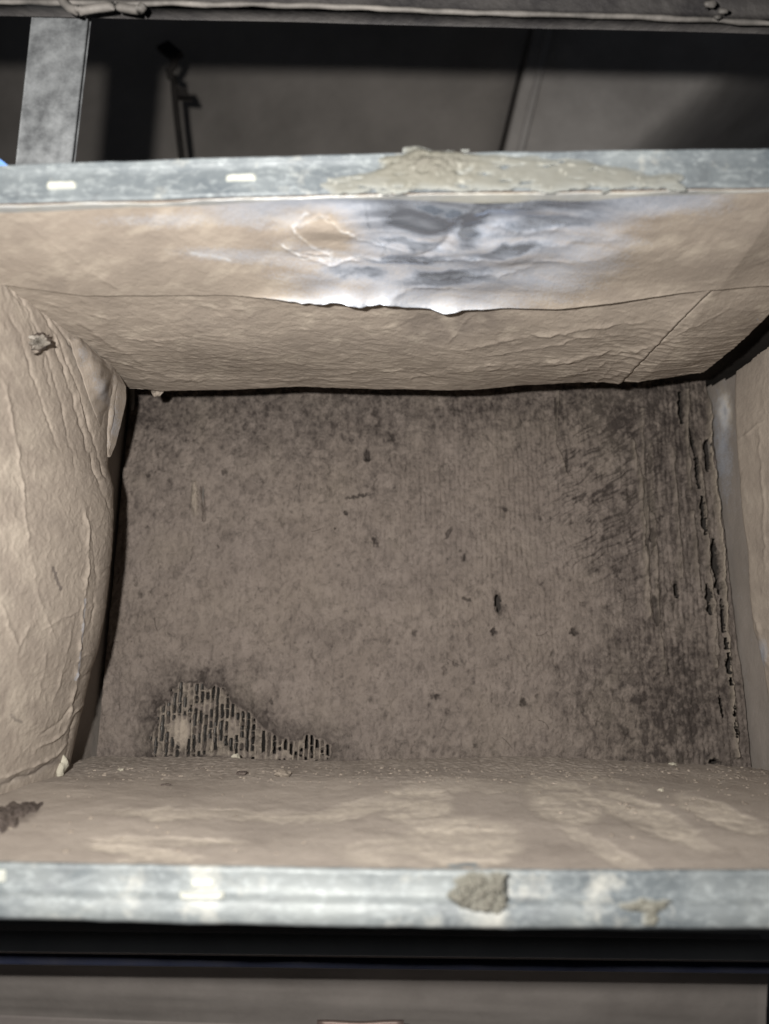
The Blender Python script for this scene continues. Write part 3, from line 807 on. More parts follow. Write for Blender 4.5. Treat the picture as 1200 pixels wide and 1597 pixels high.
# ------------------------------------------------------------------ insulation: lower blanket
bt_th = thing('insulation_blanket', 'dust covered insulation blanket along the bottom of the duct with pale rubbed patches and crumbs', 'insulation', (0, 0.2, -0.21))
BB = [(60, 1206), (110, 1196), (128, 1187), (150, 1179), (180, 1178), (250, 1180), (380, 1184), (520, 1186), (600, 1182), (700, 1181), (850, 1182), (1000, 1187), (1100, 1191), (1160, 1196), (1200, 1204), (1260, 1216)]
yB = 0.40
bb = onY(np.array([p[0] for p in BB]), np.array([p[1] for p in BB]), np.full(len(BB), yB))
zB_bot = lambda x: np.interp(x, bb[:, 0], bb[:, 2])
ft = onY(np.array([p[0] for p in BF_T]), np.array([p[1] for p in BF_T]), np.zeros(len(BF_T)))
zA_bot = lambda x: np.interp(x, ft[:, 0], ft[:, 2])
def bot_base(x, y):
    t = np.clip(y / yB, 0, 1)
    z = (zA_bot(x) - 0.001) * (1 - t) + zB_bot(x) * t
    return z + 0.0015 + 0.004 * np.sin(np.pi * t) + 0.004 * fbm(x * 5, y * 6, 111, 3) * sstep(0.0, 0.25, t)
nx, ny = 820, 250
xs = np.linspace(-0.47, 0.50, nx)
ys = np.concatenate([np.linspace(0.002, yB - 0.012, ny), yB - 0.012 + 0.014 * np.sin(np.linspace(0.12, 1.57, 12)), np.full(4, yB + 0.002)])
curl = np.concatenate([np.zeros(ny), -0.016 * (1 - np.cos(np.linspace(0.12, 1.57, 12))), -0.016 - np.linspace(0.004, 0.03, 4)])
Xg, Yg = np.meshgrid(xs, ys)
Zg = bot_base(Xg, Yg) + curl[:, None]
P = np.stack([Xg, Yg, Zg], -1)
PX, PY = proj(P)
back = sstep(1235, 1195, PY)
h = 0.0006 * fbm(Xg * 40, Yg * 40, 112, 4) + 0.0013 * back * fbm(Xg * 150, Yg * 110, 113, 3)
# rubbed patches
wp = np.zeros(PX.shape)
for cx, cy, a, b, an, k in [(650, 1258, 60, 34, 0, .9), (560, 1262, 80, 14, -12, .7), (720, 1315, 100, 42, 0, .85), (640, 1330, 120, 26, 0, .5), (878, 1250, 66, 36, 18, .95),
                            (1010, 1275, 95, 24, 24, .95), (1060, 1300, 60, 14, 26, .6), (1125, 1272, 78, 18, 22, .9), (955, 1222, 60, 12, 14, .5), (950, 1330, 90, 14, 28, .6), (310, 1270, 170, 9, 1, .6), (460, 1275, 70, 8, -4, .6),
                            (260, 1312, 130, 7, 1, .75), (215, 1328, 80, 9, 6, .9), (250, 1340, 70, 8, -3, .6), (255, 1278, 20, 4, 0, .9), (740, 1225, 120, 12, 2, .35)]:
    e = ell(PX + 14 * fbm(PX / 40, PY / 14, 121, 4), PY + 7 * fbm(PX / 30, PY / 10, 122, 4), cx, cy, a, b, an)
    wp = np.maximum(wp, k * sstep(1.12, 0.75, e))
streak = fbm(PX / 60 + PY / 40, PY / 9 - PX / 34, 123, 4)
streak2 = fbm(PX / 70 + PY / 60, PY / 10, 124, 4)
st = np.where(PX > 900, streak, streak2)
wipe_glint = colmat(wp * (0.80 + 1.25 * st))
h += -0.0012 * wipe_glint + 0.0007 * wp * st + 0.0003 * ridged(PX / 80 + PY / 60, PY / 22, 129, 3, 0.5, 3.0)
P2 = P + facecam(P) * h[..., None]
tone = 0.25 * colmat(fbm(PX / 60, PY / 30, 125, 5) * 1.8) * (1 - wipe_glint) + 0.28 * back * (0.7 + fbm(PX / 10, PY / 8, 126, 3))
tone += 0.7 * colmat((1 - ell(PX, PY + 10 * fbm(PX / 15, PY / 10, 127), 20, 1272, 48, 20, -12)) * 2.5)
tone += 0.35 * np.exp(-ell(PX, PY, 880, 1332, 60, 26, 15) ** 2)
BOT_P, BOT_PX, BOT_PY = P2, PX, PY
surf('blanket_facing', P2, FOIL_FLOOR, bt_th, {'dust': np.ones(PX.shape), 'tone': colmat(tone), 'wipe_glint': 0.62 * wipe_glint * np.clip(0.8 + 0.8 * fbm(PX / 12, PY / 5, 128, 4), 0, 1.3)})

# ------------------------------------------------------------------ the coil behind
coil = thing('cooling_coil', 'finned cooling coil clogged with grey brown dust at the back of the duct', 'coil', (0.04, 0.48, -0.19))
XL, XR = -0.358, 0.455
def coil_y(z): return 0.44 + 0.06 * (z + 0.17) / 0.5
PITCHF = 0.0067
nx, nz = 960, 620
Xg, Zg = np.meshgrid(np.linspace(XL, XR, nx), np.linspace(-0.19, 0.345, nz))
P = np.stack([Xg, coil_y(Zg), Zg], -1)
PX, PY = proj(P)
fx = Xg / PITCHF
wv = fx + 0.25 * fbm(Xg * 30, Zg * 26, 131, 3)
rib = 0.5 + 0.5 * np.cos(2 * np.pi * wv)
h = 0.0040 * fbm(Xg * 12, Zg * 12, 132, 3) + 0.0026 * fbm(Xg * 55, Zg * 45, 133, 4, 0.6)
ribamt = 0.18 + 0.9 * np.exp(-ell(PX, PY, 690, 800, 260, 190) ** 2) * colmat(0.6 + fbm(PX / 70, PY / 70, 134) * 1.5) + 0.5 * sstep(960, 1040, PX)
h += 0.0013 * ribamt * rib
ridge_pale = 0
# long loose ridges on the right
for pts, wd, am in [([(985, 690), (1000, 760), (1006, 850), (1012, 960)], 5, .007), ([(1000, 640), (1003, 740), (1010, 830)], 4, .005), ([(1012, 690), (1018, 800), (1026, 940), (1036, 1050)], 4, .004),
                    ([(1048, 700), (1056, 800), (1062, 900)], 4, .004), ([(1072, 610), (1070, 680), (1076, 760)], 4, .008), ([(1090, 690), (1098, 800), (1108, 930), (1116, 1040)], 4, .007),
                    ([(1108, 610), (1105, 690), (1118, 780), (1128, 900), (1136, 1020), (1142, 1110), (1150, 1180)], 3.5, .009), ([(1080, 800), (1090, 920)], 4, .005), ([(1113, 930), (1120, 1020)], 3, .005),
                    ([(870, 610), (866, 690), (884, 740)], 3, .004), ([(304, 755), (306, 800)], 5, .006), ([(316, 760), (318, 810)], 2.5, -.006)]:
    dd, _ = dpoly(PX + 3 * fbm(PX / 9, PY / 22, 135, 3), PY, pts)
    rr = am * np.exp(-(dd / (0.85 * wd)) ** 2) * np.clip(0.9 + 1.0 * fbm(PX / 8, PY / 30, int(pts[0][0]) % 500, 3), 0.2, 1.5)
    h += rr; ridge_pale = ridge_pale + np.maximum(rr, 0) / 0.009
# bare patch of fins low on the left
PATCH = [(236, 1176), (242, 1120), (262, 1085), (285, 1066), (320, 1068), (352, 1072), (362, 1096), (392, 1110), (412, 1135), (440, 1152), (474, 1148), (502, 1150), (516, 1160), (505, 1190), (440, 1192), (330, 1180), (250, 1184)]
ex = 13 * fbm(PX / 18, PY / 20, 141, 4)
pm = polymask(PX + ex, PY + ex, PATCH, 7)
inp = np.clip(pm, 0, 1)
dust_pad = np.exp(-ell(PX + ex * 0.6, PY + ex * 0.6, 283, 1140, 17, 26) ** 6) + 0.8 * np.exp(-ell(PX + ex, PY + ex, 318, 1103, 26, 7, -10) ** 4) + np.exp(-ell(PX, PY, 365, 1130, 8, 14) ** 4) + 0.8 * np.exp(-ell(PX, PY + ex, 352, 1178, 42, 10) ** 4) + 0.9 * np.exp(-ell(PX, PY + ex, 430, 1180, 30, 10) ** 4)
dust_pad = np.clip(dust_pad, 0, 1)
bridge = fbm(Xg * 95, Zg * 60, 142, 3) + 0.5 * (RV[(np.floor(wv).astype(int) * 37 + np.floor(Zg * 60 + 5 * RV[np.floor(wv).astype(int) & 4095]).astype(int) * 101) & 4095] - 0.5)
gid = np.floor(wv).astype(np.int64)
seg = PY / (9 + 14 * RV[(gid * 31 + 7) & 4095]) + 5 * RV[(gid * 17 + 3) & 4095] + 0.4 * fbm(Xg * 60, Zg * 60, 144, 2)
sid = np.floor(seg).astype(np.int64)
plug = ((seg - sid) < 0.20) & (RV[(gid * 53 + sid * 97) & 4095] > 0.5) | (RV[(gid * 71 + sid * 39 + 11) & 4095] > 0.84)
rimnoise = fbm(Xg * 160, Zg * 110, 143, 2)
h += inp * (1 - dust_pad) * (-0.0040 + 0.0085 * np.maximum(rib ** 0.8, 0.75 * plug) * (0.8 + 0.6 * rimnoise)) + np.exp(-(pm * 7 / 7) ** 2) * 0.0018
hole = (pm > 0.25) & (rib + 0.30 * rimnoise < 0.40 * (0.55 + 0.45 * inp)) & (bridge < 0.16) & ~plug & (dust_pad < 0.5)
# torn slots elsewhere
slots_old = [(1062, 622, 5, 12), (1061, 640, 5, 6), (1063, 662, 6, 9), (1074, 668, 5, 10), (1083, 700, 3, 30), (1087, 735, 3, 25), (1092, 758, 2.5, 10), (1103, 708, 5, 22), (1118, 870, 5, 42), (1109, 868, 5, 14),
         (1123, 915, 4, 16), (1104, 940, 5, 16), (1128, 978, 4, 9), (1132, 1002, 4, 9), (1134, 1030, 4, 18), (1136, 1062, 4, 9), (1010, 720, 4, 14), (1014, 785, 6, 22), (1017, 838, 7, 10), (1024, 960, 5, 18), (1054, 915, 4, 16), (1003, 830, 3, 14),
         (777, 941, 5, 16), (573, 712, 4, 8), (1001, 765, 3, 8), (1095, 820, 3, 14), (1113, 1188, 6, 4), (1140, 1130, 2.5, 12), (1117, 1130, 3, 6), (1121, 1100, 2, 12)]
sl = np.full(PX.shape, 9.0)
gx = PX + 1.8 * fbm(PX / 6, PY / 16, 155, 3)
for pts, wd in [([(1060, 612), (1063, 660)], 3.2), ([(1074, 664), (1084, 710), (1090, 762)], 2.6), ([(1101, 688), (1104, 735)], 4.2), ([(1111, 842), (1116, 880), (1121, 925)], 4.2), ([(1124, 935), (1129, 985)], 3.2), ([(1131, 996), (1133, 1012)], 3.0), ([(1134, 1020), (1136, 1050)], 3.4),
                ([(1137, 1058), (1138, 1068)], 3), ([(1004, 745), (1005, 790), (1008, 850)], 2.2), ([(1012, 705), (1013, 738)], 3.2), ([(1014, 768), (1018, 800)], 4), ([(1017, 826), (1019, 850)], 4.5), ([(1020, 930), (1025, 975)], 3.6), ([(1053, 902), (1056, 932)], 3.4),
                ([(1102, 912), (1106, 958)], 3.6), ([(1093, 775), (1098, 835)], 2.4), ([(1108, 860), (1110, 885)], 3), ([(1122, 1085), (1126, 1120)], 1.8), ([(866, 620), (868, 680)], 1.4), ([(884, 700), (886, 740)], 1.4), ([(1141, 1085), (1146, 1150)], 1.6)]:
    dd, _ = dpoly(gx, PY, pts)
    ln_ = np.minimum(np.hypot(PX - pts[0][0], PY - pts[0][1]), np.hypot(PX - pts[-1][0], PY - pts[-1][1]))
    sl = np.minimum(sl, dd / (1.05 * wd * (0.45 + 0.55 * sstep(0, 16, ln_)) * np.clip(0.9 + 0.9 * fbm(PX / 5, PY / 13, 156 + int(pts[0][1]) % 40, 3), 0.35, 1.6)))
for i, (cx, cy, a, b) in enumerate([(777, 941, 5, 16), (573, 712, 4, 8), (1113, 1188, 6, 4)]):
    sl = np.minimum(sl, ell(PX + 2.2 * perlin(PX / 4, PY / 6, 151), PY + 3 * perlin(PX / 6, PY / 6, 152), cx, cy, a, b, -5))
soft = [9, 12]
h += 0.0012 * (PX > 1045) * np.exp(-((sl - 1.5) / 0.4) ** 2) - 0.010 * sstep(1.5, 0.4, sl) * np.where(PX > 1045, 1, 0.55)
hole |= (sl < 0.8) & (PX > 1045)
hole |= (sl < 0.8) & (np.abs(PX - 777) < 8)
# small lint pits
pits = np.zeros(PX.shape)
rp = np.random.RandomState(5)
for k in range(60):
    cx, cy = rp.uniform(210, 1040), rp.uniform(630, 1170)
    e = ell(PX + 3 * perlin(PX / 5, PY / 5, 153), PY + 3 * perlin(PX / 5, PY / 5, 154), cx, cy, rp.uniform(1.5, 4.2), rp.uniform(2, 7), rp.uniform(-40, 40))
    pits = np.maximum(pits, rp.uniform(0.2, .8) * sstep(1.5, 0.2, e))
for cx, cy, a, b, an in [(586, 846, 4, 11, -30), (724, 870, 4, 7, 10), (700, 832, 3, 14, 30), (680, 1086, 7, 6, 0), (817, 1096, 6, 8, 0), (787, 793, 4, 8, -40), (730, 935, 10, 3, 20), (560, 774, 24, 2.5, -10), (896, 985, 8, 7, 0), (770, 985, 6, 8, 0), (540, 800, 4, 4, 0)]:
    pits = np.maximum(pits, 0.9 * sstep(1.2, 0.3, ell(PX + 3 * perlin(PX / 5, PY / 5, 153), PY + 3 * perlin(PX / 5, PY / 5, 154), cx, cy, a, b, an)))
h -= 0.004 * pits
# darker lint: top edge, right side, lower corners; combed wisps at upper right
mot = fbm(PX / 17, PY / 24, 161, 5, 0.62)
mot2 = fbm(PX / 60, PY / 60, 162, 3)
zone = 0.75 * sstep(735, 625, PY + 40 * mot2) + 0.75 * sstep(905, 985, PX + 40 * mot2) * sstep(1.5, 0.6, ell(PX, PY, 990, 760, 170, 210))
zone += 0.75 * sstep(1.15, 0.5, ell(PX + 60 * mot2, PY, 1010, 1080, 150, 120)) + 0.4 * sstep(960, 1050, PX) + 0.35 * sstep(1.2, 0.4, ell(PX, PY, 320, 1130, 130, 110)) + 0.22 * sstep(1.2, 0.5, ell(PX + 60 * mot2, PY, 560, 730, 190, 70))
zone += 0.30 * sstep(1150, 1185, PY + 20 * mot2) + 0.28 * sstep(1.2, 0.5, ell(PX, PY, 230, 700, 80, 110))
vst = fbm(PX / 5, PY / 75, 169, 4); rz = sstep(950, 1010, PX) * sstep(1080, 980, PY)
ang = math.radians(-32)
wu = PX * math.cos(ang) + PY * math.sin(ang); wvv = -PX * math.sin(ang) + PY * math.cos(ang)
wisp = np.maximum(0, fbm(wu / 34 + 0.9 * mot2, wvv / 4.6 + 2.2 * mot2, 163, 4)) * sstep(1.3, 0.4, ell(PX, PY, 945, 760, 100, 160))
h -= 0.004 * wisp
mf = fbm(PX / 7, PY / 9, 165, 4, 0.65)
mk = np.maximum(0, ridged(PX / 34 + mot2, PY / 30, 166, 3, 0.6, 5.0) - 0.18) * sstep(-0.15, 0.25, fbm(PX / 110, PY / 90, 167, 3))
h += -0.0006 * mk + 0.0018 * mf
dark = colmat(0.06 + zone * (0.52 + 0.62 * mot + 0.42 * mf) * (1 - 0.45 * rz) + 0.55 * rz * vst) + 0.15 * mk + 0.35 * colmat(mf * 1.2) + 1.5 * wisp + 0.85 * pits + 0.55 * colmat(mot * 2.2 - 0.5) + 0.6 * sstep(1.9, 0.5, sl) + inp * (1 - dust_pad) * 0.55 * (1 - rib)  # shade in slots, pits and rib gaps is painted in here too
dark += 0.3 * np.exp(-(pm / 0.9) ** 2) + 0.4 * sstep(44, 4, dpoly(PX + 2 * ex, PY + ex, PATCH + PATCH[:1])[0]) * (pm < 0)
dark += 0.6 * colmat(fbm(PX / 9, PY / 12, 168, 5, 0.6) * 2.4 - 0.62) + 0.25 * colmat(fbm(PX / 5, PY / 6, 170, 3) * 2 - 0.5)
pale = 0.55 * np.exp(-ell(PX, PY, 283, 1140, 15, 22) ** 4) + 0.65 * inp * np.maximum(rib, 0.8 * plug) * np.clip(0.7 + rimnoise, 0.2, 1.3) + 0.45 * np.exp(-ell(PX, PY, 304, 778, 6, 26) ** 4) + 0.2 * np.exp(-((sl - 1.7) / 0.3) ** 2) * (PX > 1045) + 0.45 * np.minimum(ridge_pale, 1) + 0.2 * colmat(fbm(PX / 90, PY / 90, 164, 4) * 1.5)
pale += 0.35 * np.exp(-(dpoly(PX, PY, [(1108, 610), (1105, 690), (1118, 780), (1128, 900), (1136, 1020), (1142, 1110), (1150, 1180)])[0] / 3) ** 2)
N = facecam(P)
P2 = P + N * h[..., None]
COIL_P, COIL_PX, COIL_PY = P2, PX, PY
kv = ~hole
keep = kv[:-1, :-1] & kv[1:, 1:] & kv[:-1, 1:] & kv[1:, :-1]
surf('dust_mat', P2, LINT, coil, {'dark': colmat(dark), 'pale': colmat(pale)}, keep)
# fins that show through the bare places
def fin_mesh():
    nz = 60
    zz = np.linspace(-0.19, 0.345, nz)
    V, F = [], []
    for z in zz:
        y = coil_y(z)
        V += [(-0.0008, y + 0.0045, z), (0.0008, y + 0.0045, z), (0.0012, y + 0.022, z), (-0.0012, y + 0.022, z)]
    for i in range(nz - 1):
        a = i * 4
        F += [(a + k, a + (k + 1) % 4, a + 4 + (k + 1) % 4, a + 4 + k) for k in range(4)]
    me = bpy.data.meshes.new('fin')
    c = np.array(coil.location) / S
    me.from_pydata([tuple((np.array(v) - [0, c[1], c[2]]) * S) for v in V], [], F)
    me.materials.append(FIN)
    return me
FM = fin_mesh()
ranges = [(-0.30, -0.04)]
for k in range(int(XL / PITCHF), int(XR / PITCHF) + 1):
    x = k * PITCHF
    if any(a <= x <= b for a, b in ranges):
        o = link('fin', FM, None, coil)
        o.location = ((x - 0.04) * S, 0, 0)
V, F = box_vf(XL - 0.004, XR + 0.004, 0, 0.004, -0.2, 0.35)
V = np.array(V); V[:, 1] += coil_y(V[:, 2]) + 0.026
mesh_obj('backing', V, F, DARKVOID, coil, False)  # near-black plate painting the deep shade behind the slots
# end plates of the coil standing forward on both sides
def plate(x_back, x_front, y_front, label=None, seed=1, name='end_plate'):
    nz, ny = 160, 40
    t, Zg = np.meshgrid(np.linspace(0, 1, ny), np.linspace(-0.195, 0.345, nz))
    Yb = coil_y(Zg) + 0.03
    Yg = y_front * t + Yb * (1 - t)
    Xg = x_back + (x_front - x_back) * t + 0.0016 * fbm(Yg * 20, Zg * 12, seed, 3)
    P = np.stack([Xg, Yg, Zg], -1)
    px, py = proj(P)
    P[..., 0] += 0.002 * np.exp(-ell(px, py, 1130, 665, 14, 40) ** 2) * fbm(px / 9, py / 9, seed + 3, 3)
    glint_spot = np.exp(-ell(px + 5 * fbm(px / 9, py / 12, seed + 4, 4), py + 8 * fbm(px / 9, py / 12, seed + 5, 4), 1131, 640, 8, 22, -4) ** 2)  # highlight on the right plate, painted as a pale patch
    dust = 0.93 - 0.30 * glint_spot + 0.15 * fbm(px / 8, py / 20, seed + 6, 3) - 0.28 * np.exp(-ell(px, py, 1128, 700, 14, 80, -4) ** 2)
    if x_back < 0: dust = np.ones(px.shape)
    kp = (py > np.interp(px, [1090, 1140, 1200], [612, 590, 560]))[:-1, :-1] if x_back > 0 else None
    o = surf(name, P, PLATE, coil, {'dust': colmat(dust), 'tone': 0.45 + 0.2 * fbm(px / 30, py / 60, seed + 5, 3), 'wipe_glint': colmat(1.3 * glint_spot) * (x_back > 0)}, kp)
    if label: o['label'] = label
    return o
PLATE = dusty_foil('dusty_steel_plate', (0.28, 0.25, 0.225, 1), (0.24, 0.215, 0.19, 1), (0.17, 0.15, 0.135, 1))
plate(0.4585, 0.470, 0.385, 'bare shiny steel end plate, dusty towards its foot', 5)
plate(-0.362, -0.372, 0.355, None, 7)
V, F = tube_vf([onY(np.array(206.0), np.array(y_), 0.478) for y_ in (596, 612, 630, 640)], [0.0035, 0.0035, 0.0035, 0.0015], 8)
mesh_obj('drip_clip', V, F, FIN, coil)
# stray fibres caught in the mat
V, F = [], []
rf = np.random.RandomState(9)
for k in range(60):
    if k < 40: cx, cy = rf.normal(950, 60), rf.normal(770, 100)
    else: cx, cy = rf.uniform(200, 1100), rf.uniform(615, 1170)
    if not (190 < cx < 1080 and 612 < cy < 1175): continue
    p0 = surf_point(COIL_P[::3, ::3], COIL_PX[::3, ::3], COIL_PY[::3, ::3], cx, cy)
    an = rf.normal(0.6, 0.35) if k < 40 else rf.uniform(0, 6.28)
    ln = rf.uniform(0.006, 0.022); r = 0.00035
    pts = []
    bend = rf.uniform(-0.8, 0.8)
    for q in np.linspace(-0.5, 0.5, 5):
        a = an + bend * q
        pts.append(p0 + np.array([math.cos(a) * q * ln, -0.0016 - 0.002 * (0.25 - q * q), math.sin(a) * q * ln]))
    v, f = tube_vf(pts, r, 3)
    b = len(V); V += list(v); F += [tuple(i + b for i in ff) for ff in f[:-2]]
o = mesh_obj('lint_fibres', V, F, DARKLINT, coil); o['kind'] = 'stuff'

# ------------------------------------------------------------------ crumbs and odds and ends on the lower blanket
def rock(rad, seed, sq=(1, 1, 1), sub=2):
    bm = bmesh.new()
    bmesh.ops.create_icosphere(bm, subdivisions=sub, radius=1)
    r = np.random.RandomState(seed)
    o = r.rand(3) * 20
    V = np.array([v.co[:] for v in bm.verts]); F = [tuple(v.index for v in f.verts) for f in bm.faces]
    bm.free()
    k = 1 + 0.45 * perlin(V[:, 0] * 1.3 + o[0], V[:, 1] * 1.3 + V[:, 2] * 0.9 + o[1], seed) + 0.25 * perlin(V[:, 2] * 2.4 + o[2], V[:, 0] * 2.2, seed + 1)
    return V * k[:, None] * rad * np.array(sq), F
def crumb(px, py, rpx, label, seed, sq=(1.1, 1, 0.7), mat=CRUMB, name='crumb', group=None, cat='crumb', lift=0.6):
    c = surf_point(BOT_P, BOT_PX, BOT_PY, px, py)
    D = (c - CAM) @ FW
    V, F = rock(rpx * D / FPX, seed, sq)
    V = V + c + np.array([0, 0, rpx * D / FPX * lift * sq[2]])
    o = mesh_obj(name, V, F, mat, None, False)
    return tag(o, label, cat, group)
CG = 'crumbs fallen on the lower blanket'
crumb(369, 1187, 7, 'pale grey crumb on the back edge of the lower blanket below the bare fins', 1, (1, 1, .9), PALE, group=CG)
crumb(443, 1211, 11, 'flat pale tan flake lying on the dusty lower blanket, largest of the crumbs', 2, (1.1, 1.1, .55), CRUMB, group=CG)
crumb(449, 1201, 6, 'small crumb lying just behind the largest flat flake', 8, (1, 1, .7), CRUMB, group=CG)
crumb(377, 1209, 8, 'ragged dark grey crumb in front of the small pale crumb on the edge', 3, (1.3, 1, .5), DARKLINT, group=CG)
crumb(258, 1226, 5, 'little dark sliver lying alone in the dust left of the crumbs', 4, (1.5, .8, .4), DARKLINT, group=CG)
crumb(189, 1203, 4, 'tiny white chip lying on the left end of the lower blanket', 5, (1.1, 1, .6), PALE, group=CG)
crumb(1032, 1234, 4, 'tiny white chip lying in the dust towards the right end of the lower blanket', 6, (1, 1, .7), PALE, group=CG)
crumb(1050, 1194, 4.5, 'pale chip on the back edge near the right corner', 7, (1.4, 1, .6), PALE, group=CG)
c = surf_point(BOT_P, BOT_PX, BOT_PY, 95, 1208)
V, F = rock(0.0088, 12, (0.78, 0.8, 1.6), 3)
tag(mesh_obj('foam_plug', V + c + np.array([0, -0.004, 0.009]), F, PALE), 'small upright pale foam plug standing at the foot of the left blanket', 'plug')
# dark felted lint clump
def clump():
    n, k = 120, 70
    px, py = np.meshgrid(np.linspace(-60, 80, n), np.linspace(1246, 1300, k))
    e = 9 * fbm(px / 14, py / 10, 171, 4)
    a = polymask(px + e, py + e, [(-60, 1262), (0, 1262), (30, 1256), (72, 1256), (55, 1268), (28, 1278), (24, 1290), (0, 1293), (-60, 1296)], 8)
    base = np.stack([onZ(px, py, -0.155)[..., 0], onZ(px, py, -0.155)[..., 1], 0 * px], -1)
    base[..., 2] = bot_base(base[..., 0], base[..., 1])
    th = 0.001 * a + np.maximum(a, 0) * (0.003 + 0.004 * fbm(px / 8, py / 6, 172, 4))
    base[..., 2] += np.maximum(th, -0.003)
    kk = th > -0.0002
    keep = kk[:-1, :-1] & kk[1:, 1:]
    tag(surf('lint_clump', base, DARKLINT, None, None, keep), 'dark felted clump of lint lying at the left end of the lower blanket', 'lint')
clump()
# loose grit
V, F = [], []
rg = np.random.RandomState(3)
ico, icf = rock(0.85, 40, (1, 1, .8), 1)
for k in range(620):
    if k < 420: cx, cy = rg.uniform(120, 1195), 1190 + abs(rg.normal(0, 16)) + 6
    elif k < 520: cx, cy = rg.uniform(950, 1198), rg.uniform(1195, 1270)
    else: cx, cy = rg.uniform(10, 1190), rg.uniform(1200, 1340)
    i = np.argmin((BOT_PX[::2, ::2] - cx) ** 2 + (BOT_PY[::2, ::2] - cy) ** 2)
    c = BOT_P[::2, ::2].reshape(-1, 3)[i]
    r = 0.0008 + 0.0018 * rg.rand() ** 3
    b = len(V)
    V += list(ico * r * (0.7 + 0.6 * rg.rand(3)) + c); F += [tuple(i + b for i in f) for f in icf]
o = mesh_obj('grit', V, F, CRUMB, None, False); tag(o, 'fine grit scattered over the dusty lower blanket', 'grit', None, 'stuff')

# ------------------------------------------------------------------ behind and around the duct
# hanger strap
def quadsheet(name, c, D, thick, mat, parent=None, n=(40, 60), wob=0.001, seed=1, warp=None):
    """slab from four pixel corners (tl,tr,br,bl) at camera depths D, given real thickness away from the camera"""
    s_, t = np.meshgrid(np.linspace(0, 1, n[0]), np.linspace(0, 1, n[1]))
    c3 = [atD(np.array(float(p[0])), np.array(float(p[1])), np.array(float(d))) for p, d in zip(c, D)]
    bl = lambda a, b, d_, e: ((1 - s_) * (1 - t))[..., None] * a + (s_ * (1 - t))[..., None] * b + (s_ * t)[..., None] * d_ + ((1 - s_) * t)[..., None] * e
    P = bl(*c3)
    if warp is not None: P = warp(P)
    N = facecam(P)
    P = P + N * (wob * fbm(s_ * 3, t * 5, seed, 4))[..., None]
    R = P - N * thick
    nr, nc = P.shape[:2]
    V = np.concatenate([P.reshape(-1, 3), R.reshape(-1, 3)])
    F = grid_faces(nr, nc); F2 = F[:, ::-1] + nr * nc
    i = np.arange(nr * nc).reshape(nr, nc)
    loop = np.concatenate([i[0, :], i[1:, -1], i[-1, -2::-1], i[-2:0:-1, 0]])
    nxt = np.roll(loop, -1)
    side = np.stack([loop, nxt, nxt + nr * nc, loop + nr * nc], -1)
    return mesh_obj(name, V, np.concatenate([F, F2, side]), mat, parent, False if mat in () else True)
o = quadsheet('hanger_strap', [(50, 20), (139, 20), (110, 275), (22, 275)], (0.72, 0.72, 0.70, 0.70), 0.006, STRAP, None, (30, 80), 0.0006, 4)
tag(o, 'flat scratched galvanised strap rising behind the upper flange', 'strap')
# beam across the top
bm_th = thing('steel_beam', 'dark dirty steel beam with a worn pale lower edge crossing above the duct', 'beam', tuple(atD(np.array(600.0), np.array(-20.0), np.array(0.68))))
quadsheet('web', [(-300, -150), (1500, -150), (1500, 38), (-300, -6)], (0.69,) * 4, 0.02, BEAM, bm_th, (120, 20), 0.003, 6)
V, F = tube_vf([atD(np.array(float(x)), np.array(float(y)), np.array(0.682)) + np.array([0, 0, 0.0012 * perlin(x / 60, 1.0, 8)]) for x, y in zip(np.linspace(-300, 1500, 120), np.interp(np.linspace(-300, 1500, 120), [-300, 0, 480, 700, 1000, 1200, 1500], [0, 2, 8, 18, 26, 36, 44]))], 0.0022 + 0.0010 * fbm(np.linspace(0, 40, 120), np.zeros(120), 5, 3), 10)
mesh_obj('rolled_edge', V, F, BEAM_LIP, bm_th)
V, F = [], []
for x, y, r in [(1108, 6, 8), (1130, 17, 6), (1120, 26, 5)]:
    v, f = rock(r / 1200 * 0.66, x, (1.3, 0.6, 0.8), 2)
    b = len(V); V += list(v + atD(np.array(float(x)), np.array(float(y)), np.array(0.672))); F += [tuple(i + b for i in q) for q in f]
mesh_obj('weld_spatter', V, F, BEAM_LIP, bm_th)
# half ring clamp hanging at the beam
pts = [atD(np.array(float(x)), np.array(float(y)), np.array(0.665)) for x, y in [(92, -14), (98, 2), (108, 12), (122, 17), (150, 12), (180, 9), (205, 14), (218, 15), (224, 8)]]
ti = np.linspace(0, len(pts) - 1, 40); pts = np.array([[np.interp(t, range(len(pts)), [p[k] for p in pts]) for k in range(3)] for t in ti])
V, F = tube_vf(pts, 0.0036, 10)
o = mesh_obj('pipe_clamp', V, F, BEAM_LIP); tag(o, 'pale curved metal clamp hanging from the beam above the strap', 'clamp')
# blue scrap behind the upper left of the flange
o = quadsheet('plastic_scrap', [(-60, 222), (0, 248), (24, 266), (-60, 285)], (0.63,) * 4, 0.004, BLUE, None, (12, 12), 0.002, 4)
tag(o, 'scrap of bright blue plastic showing behind the left end of the upper flange', 'plastic scrap')
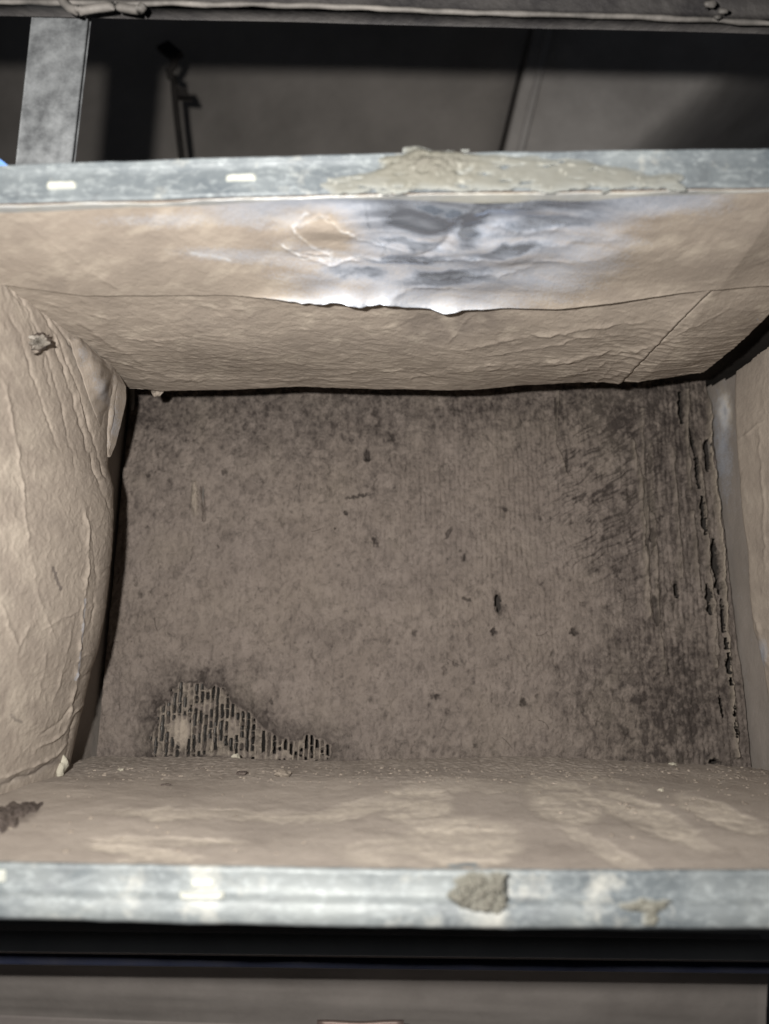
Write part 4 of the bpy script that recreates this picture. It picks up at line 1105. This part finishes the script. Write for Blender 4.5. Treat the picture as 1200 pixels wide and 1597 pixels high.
# concrete beyond: two panels meeting in a recessed joint
wl = thing('concrete_wall', 'dim grey concrete wall behind the duct', None, tuple(atD(np.array(800.0), np.array(250.0), np.array(2.4))))
wl['kind'] = 'structure'
del_ = wl
def bend(P):
    # panel bent away past a slanting line, standing in for a soft cast shadow
    px, py = proj(P)
    a = np.array([1210.0, 60.0]); b = np.array([985.0, 250.0]); t_ = (b - a) / np.linalg.norm(b - a)
    d = (px - a[0]) * (-t_[1]) * -1 + (py - a[1]) * t_[0] * -1
    d = np.maximum(0, d + 30)
    f = np.where(d < 120, d * d / 240, d - 60) / 1200 * 7.0
    return CAM + (P - CAM) * (1 + f)[..., None]
quadsheet('wall_panel', [(904, -250), (1900, -250), (1750, 760), (662, 760)], (2.15, 2.0, 2.1, 2.25), 0.12, CONCRETE, wl, (140, 80), 0.012, 11, bend)
quadsheet('wall_panel', [(-900, -250), (896, -250), (651, 760), (-900, 760)], (3.3, 2.33, 2.43, 3.3), 0.12, CONCRETE2, wl, (60, 60), 0.012, 12)
quadsheet('joint_backing', [(800, -250), (960, -250), (720, 760), (580, 760)], (2.6,) * 4, 0.05, DARKVOID, wl, (8, 40), 0.004, 13)  # near-black sheet added so the open joint reads as shade
quadsheet('joint_ledge', [(874, -40), (884, -40), (794, 330), (784, 330)], (2.135,) * 4, 0.03, CONCRETE, wl, (8, 40), 0.002, 13)
# hanging hook with rod
hk = thing('hanging_rod', 'thin dark rod with a hook and flat head hanging in front of the dim wall', 'rod', tuple(atD(np.array(290.0), np.array(260.0), np.array(1.9))))
A = lambda x, y, d=1.9: atD(np.array(float(x)), np.array(float(y)), np.array(d))
V, F = tube_vf([A(271, 118), A(272, 140), A(277, 190), A(286, 265), A(290, 330)], 0.0085, 8); mesh_obj('rod', V, F, IRON, hk)
quadsheet('head_plate', [(243, 72), (262, 62), (284, 80), (268, 92)], (1.9,) * 4, 0.02, IRON, hk, (6, 6), 0.0)
V, F = tube_vf([A(268, 84), A(274, 94), A(270, 104), A(264, 110), A(266, 120), A(272, 124)], 0.009, 8); mesh_obj('hook', V, F, IRON, hk)
quadsheet('side_tab', [(272, 136), (290, 136), (298, 152), (274, 150)], (1.9,) * 4, 0.02, IRON, hk, (6, 6), 0.0)
V, F = rock(0.02, 77, (1.2, .6, 1.0), 2)
o = mesh_obj('glint_stub', V + A(412, 216, 2.6), F, PINK); tag(o, 'small dull stub added for a faint warm glint on the dim wall', 'stub')  # added to stand in for a blurred warm reflection
# below the duct: a pipe in shadow, a dusty board and a ledge
xs_ = np.linspace(-500, 1700, 40)
V, F = tube_vf([A(x, 1475 + (x - 600) * 0.012, 0.86) for x in xs_], 0.0105, 24)
o = mesh_obj('grey_pipe', V, F, PIPE); tag(o, 'dim grey pipe running level in the shadow below the lower flange', 'pipe')
V, F = tube_vf([A(x, 1503 + (x - 600) * 0.012, 0.93) for x in np.linspace(-500, 1700, 30)], 0.006, 16)
o = mesh_obj('blue_glint_tube', V, F, BLUE_GLINT); tag(o, 'thin dark blue tube added as a highlight just below the dim grey pipe', 'highlight')  # added to stand in for a blue highlight on the pipe
o = quadsheet('dusty_board', [(-700, 1440), (1199, 1478), (1194, 1640), (-700, 1560)], (1.18, 1.18, 1.20, 1.20), 0.03, BOARD, None, (120, 30), 0.004, 21)
tag(o, 'long grey brown dusty board below the duct, lit along its lower half', 'board')
o = quadsheet('dusty_ledge', [(-700, 1556), (1250, 1632), (1250, 1760), (-700, 1760)], (1.16, 1.16, 1.02, 1.02), 0.03, BOARD2, None, (120, 30), 0.003, 22)
tag(o, 'paler dusty ledge in front of the foot of the board', 'ledge')
V, F = tube_vf([A(x, 1597 + 1.2 * math.sin(x / 17), 1.09) for x in np.linspace(495, 630, 12)], 0.004, 10)
o = mesh_obj('copper_tube', V, F, PINK); tag(o, 'short pinkish copper tube lying on the paler ledge', 'tube')
V, F = box_vf(-3, 3, 0.9, 4.2, -1.2, -1.15)
o = mesh_obj('floor', V, F, CONCRETE2, None, False); tag(o, kind='structure', label='dark concrete floor far below the duct')
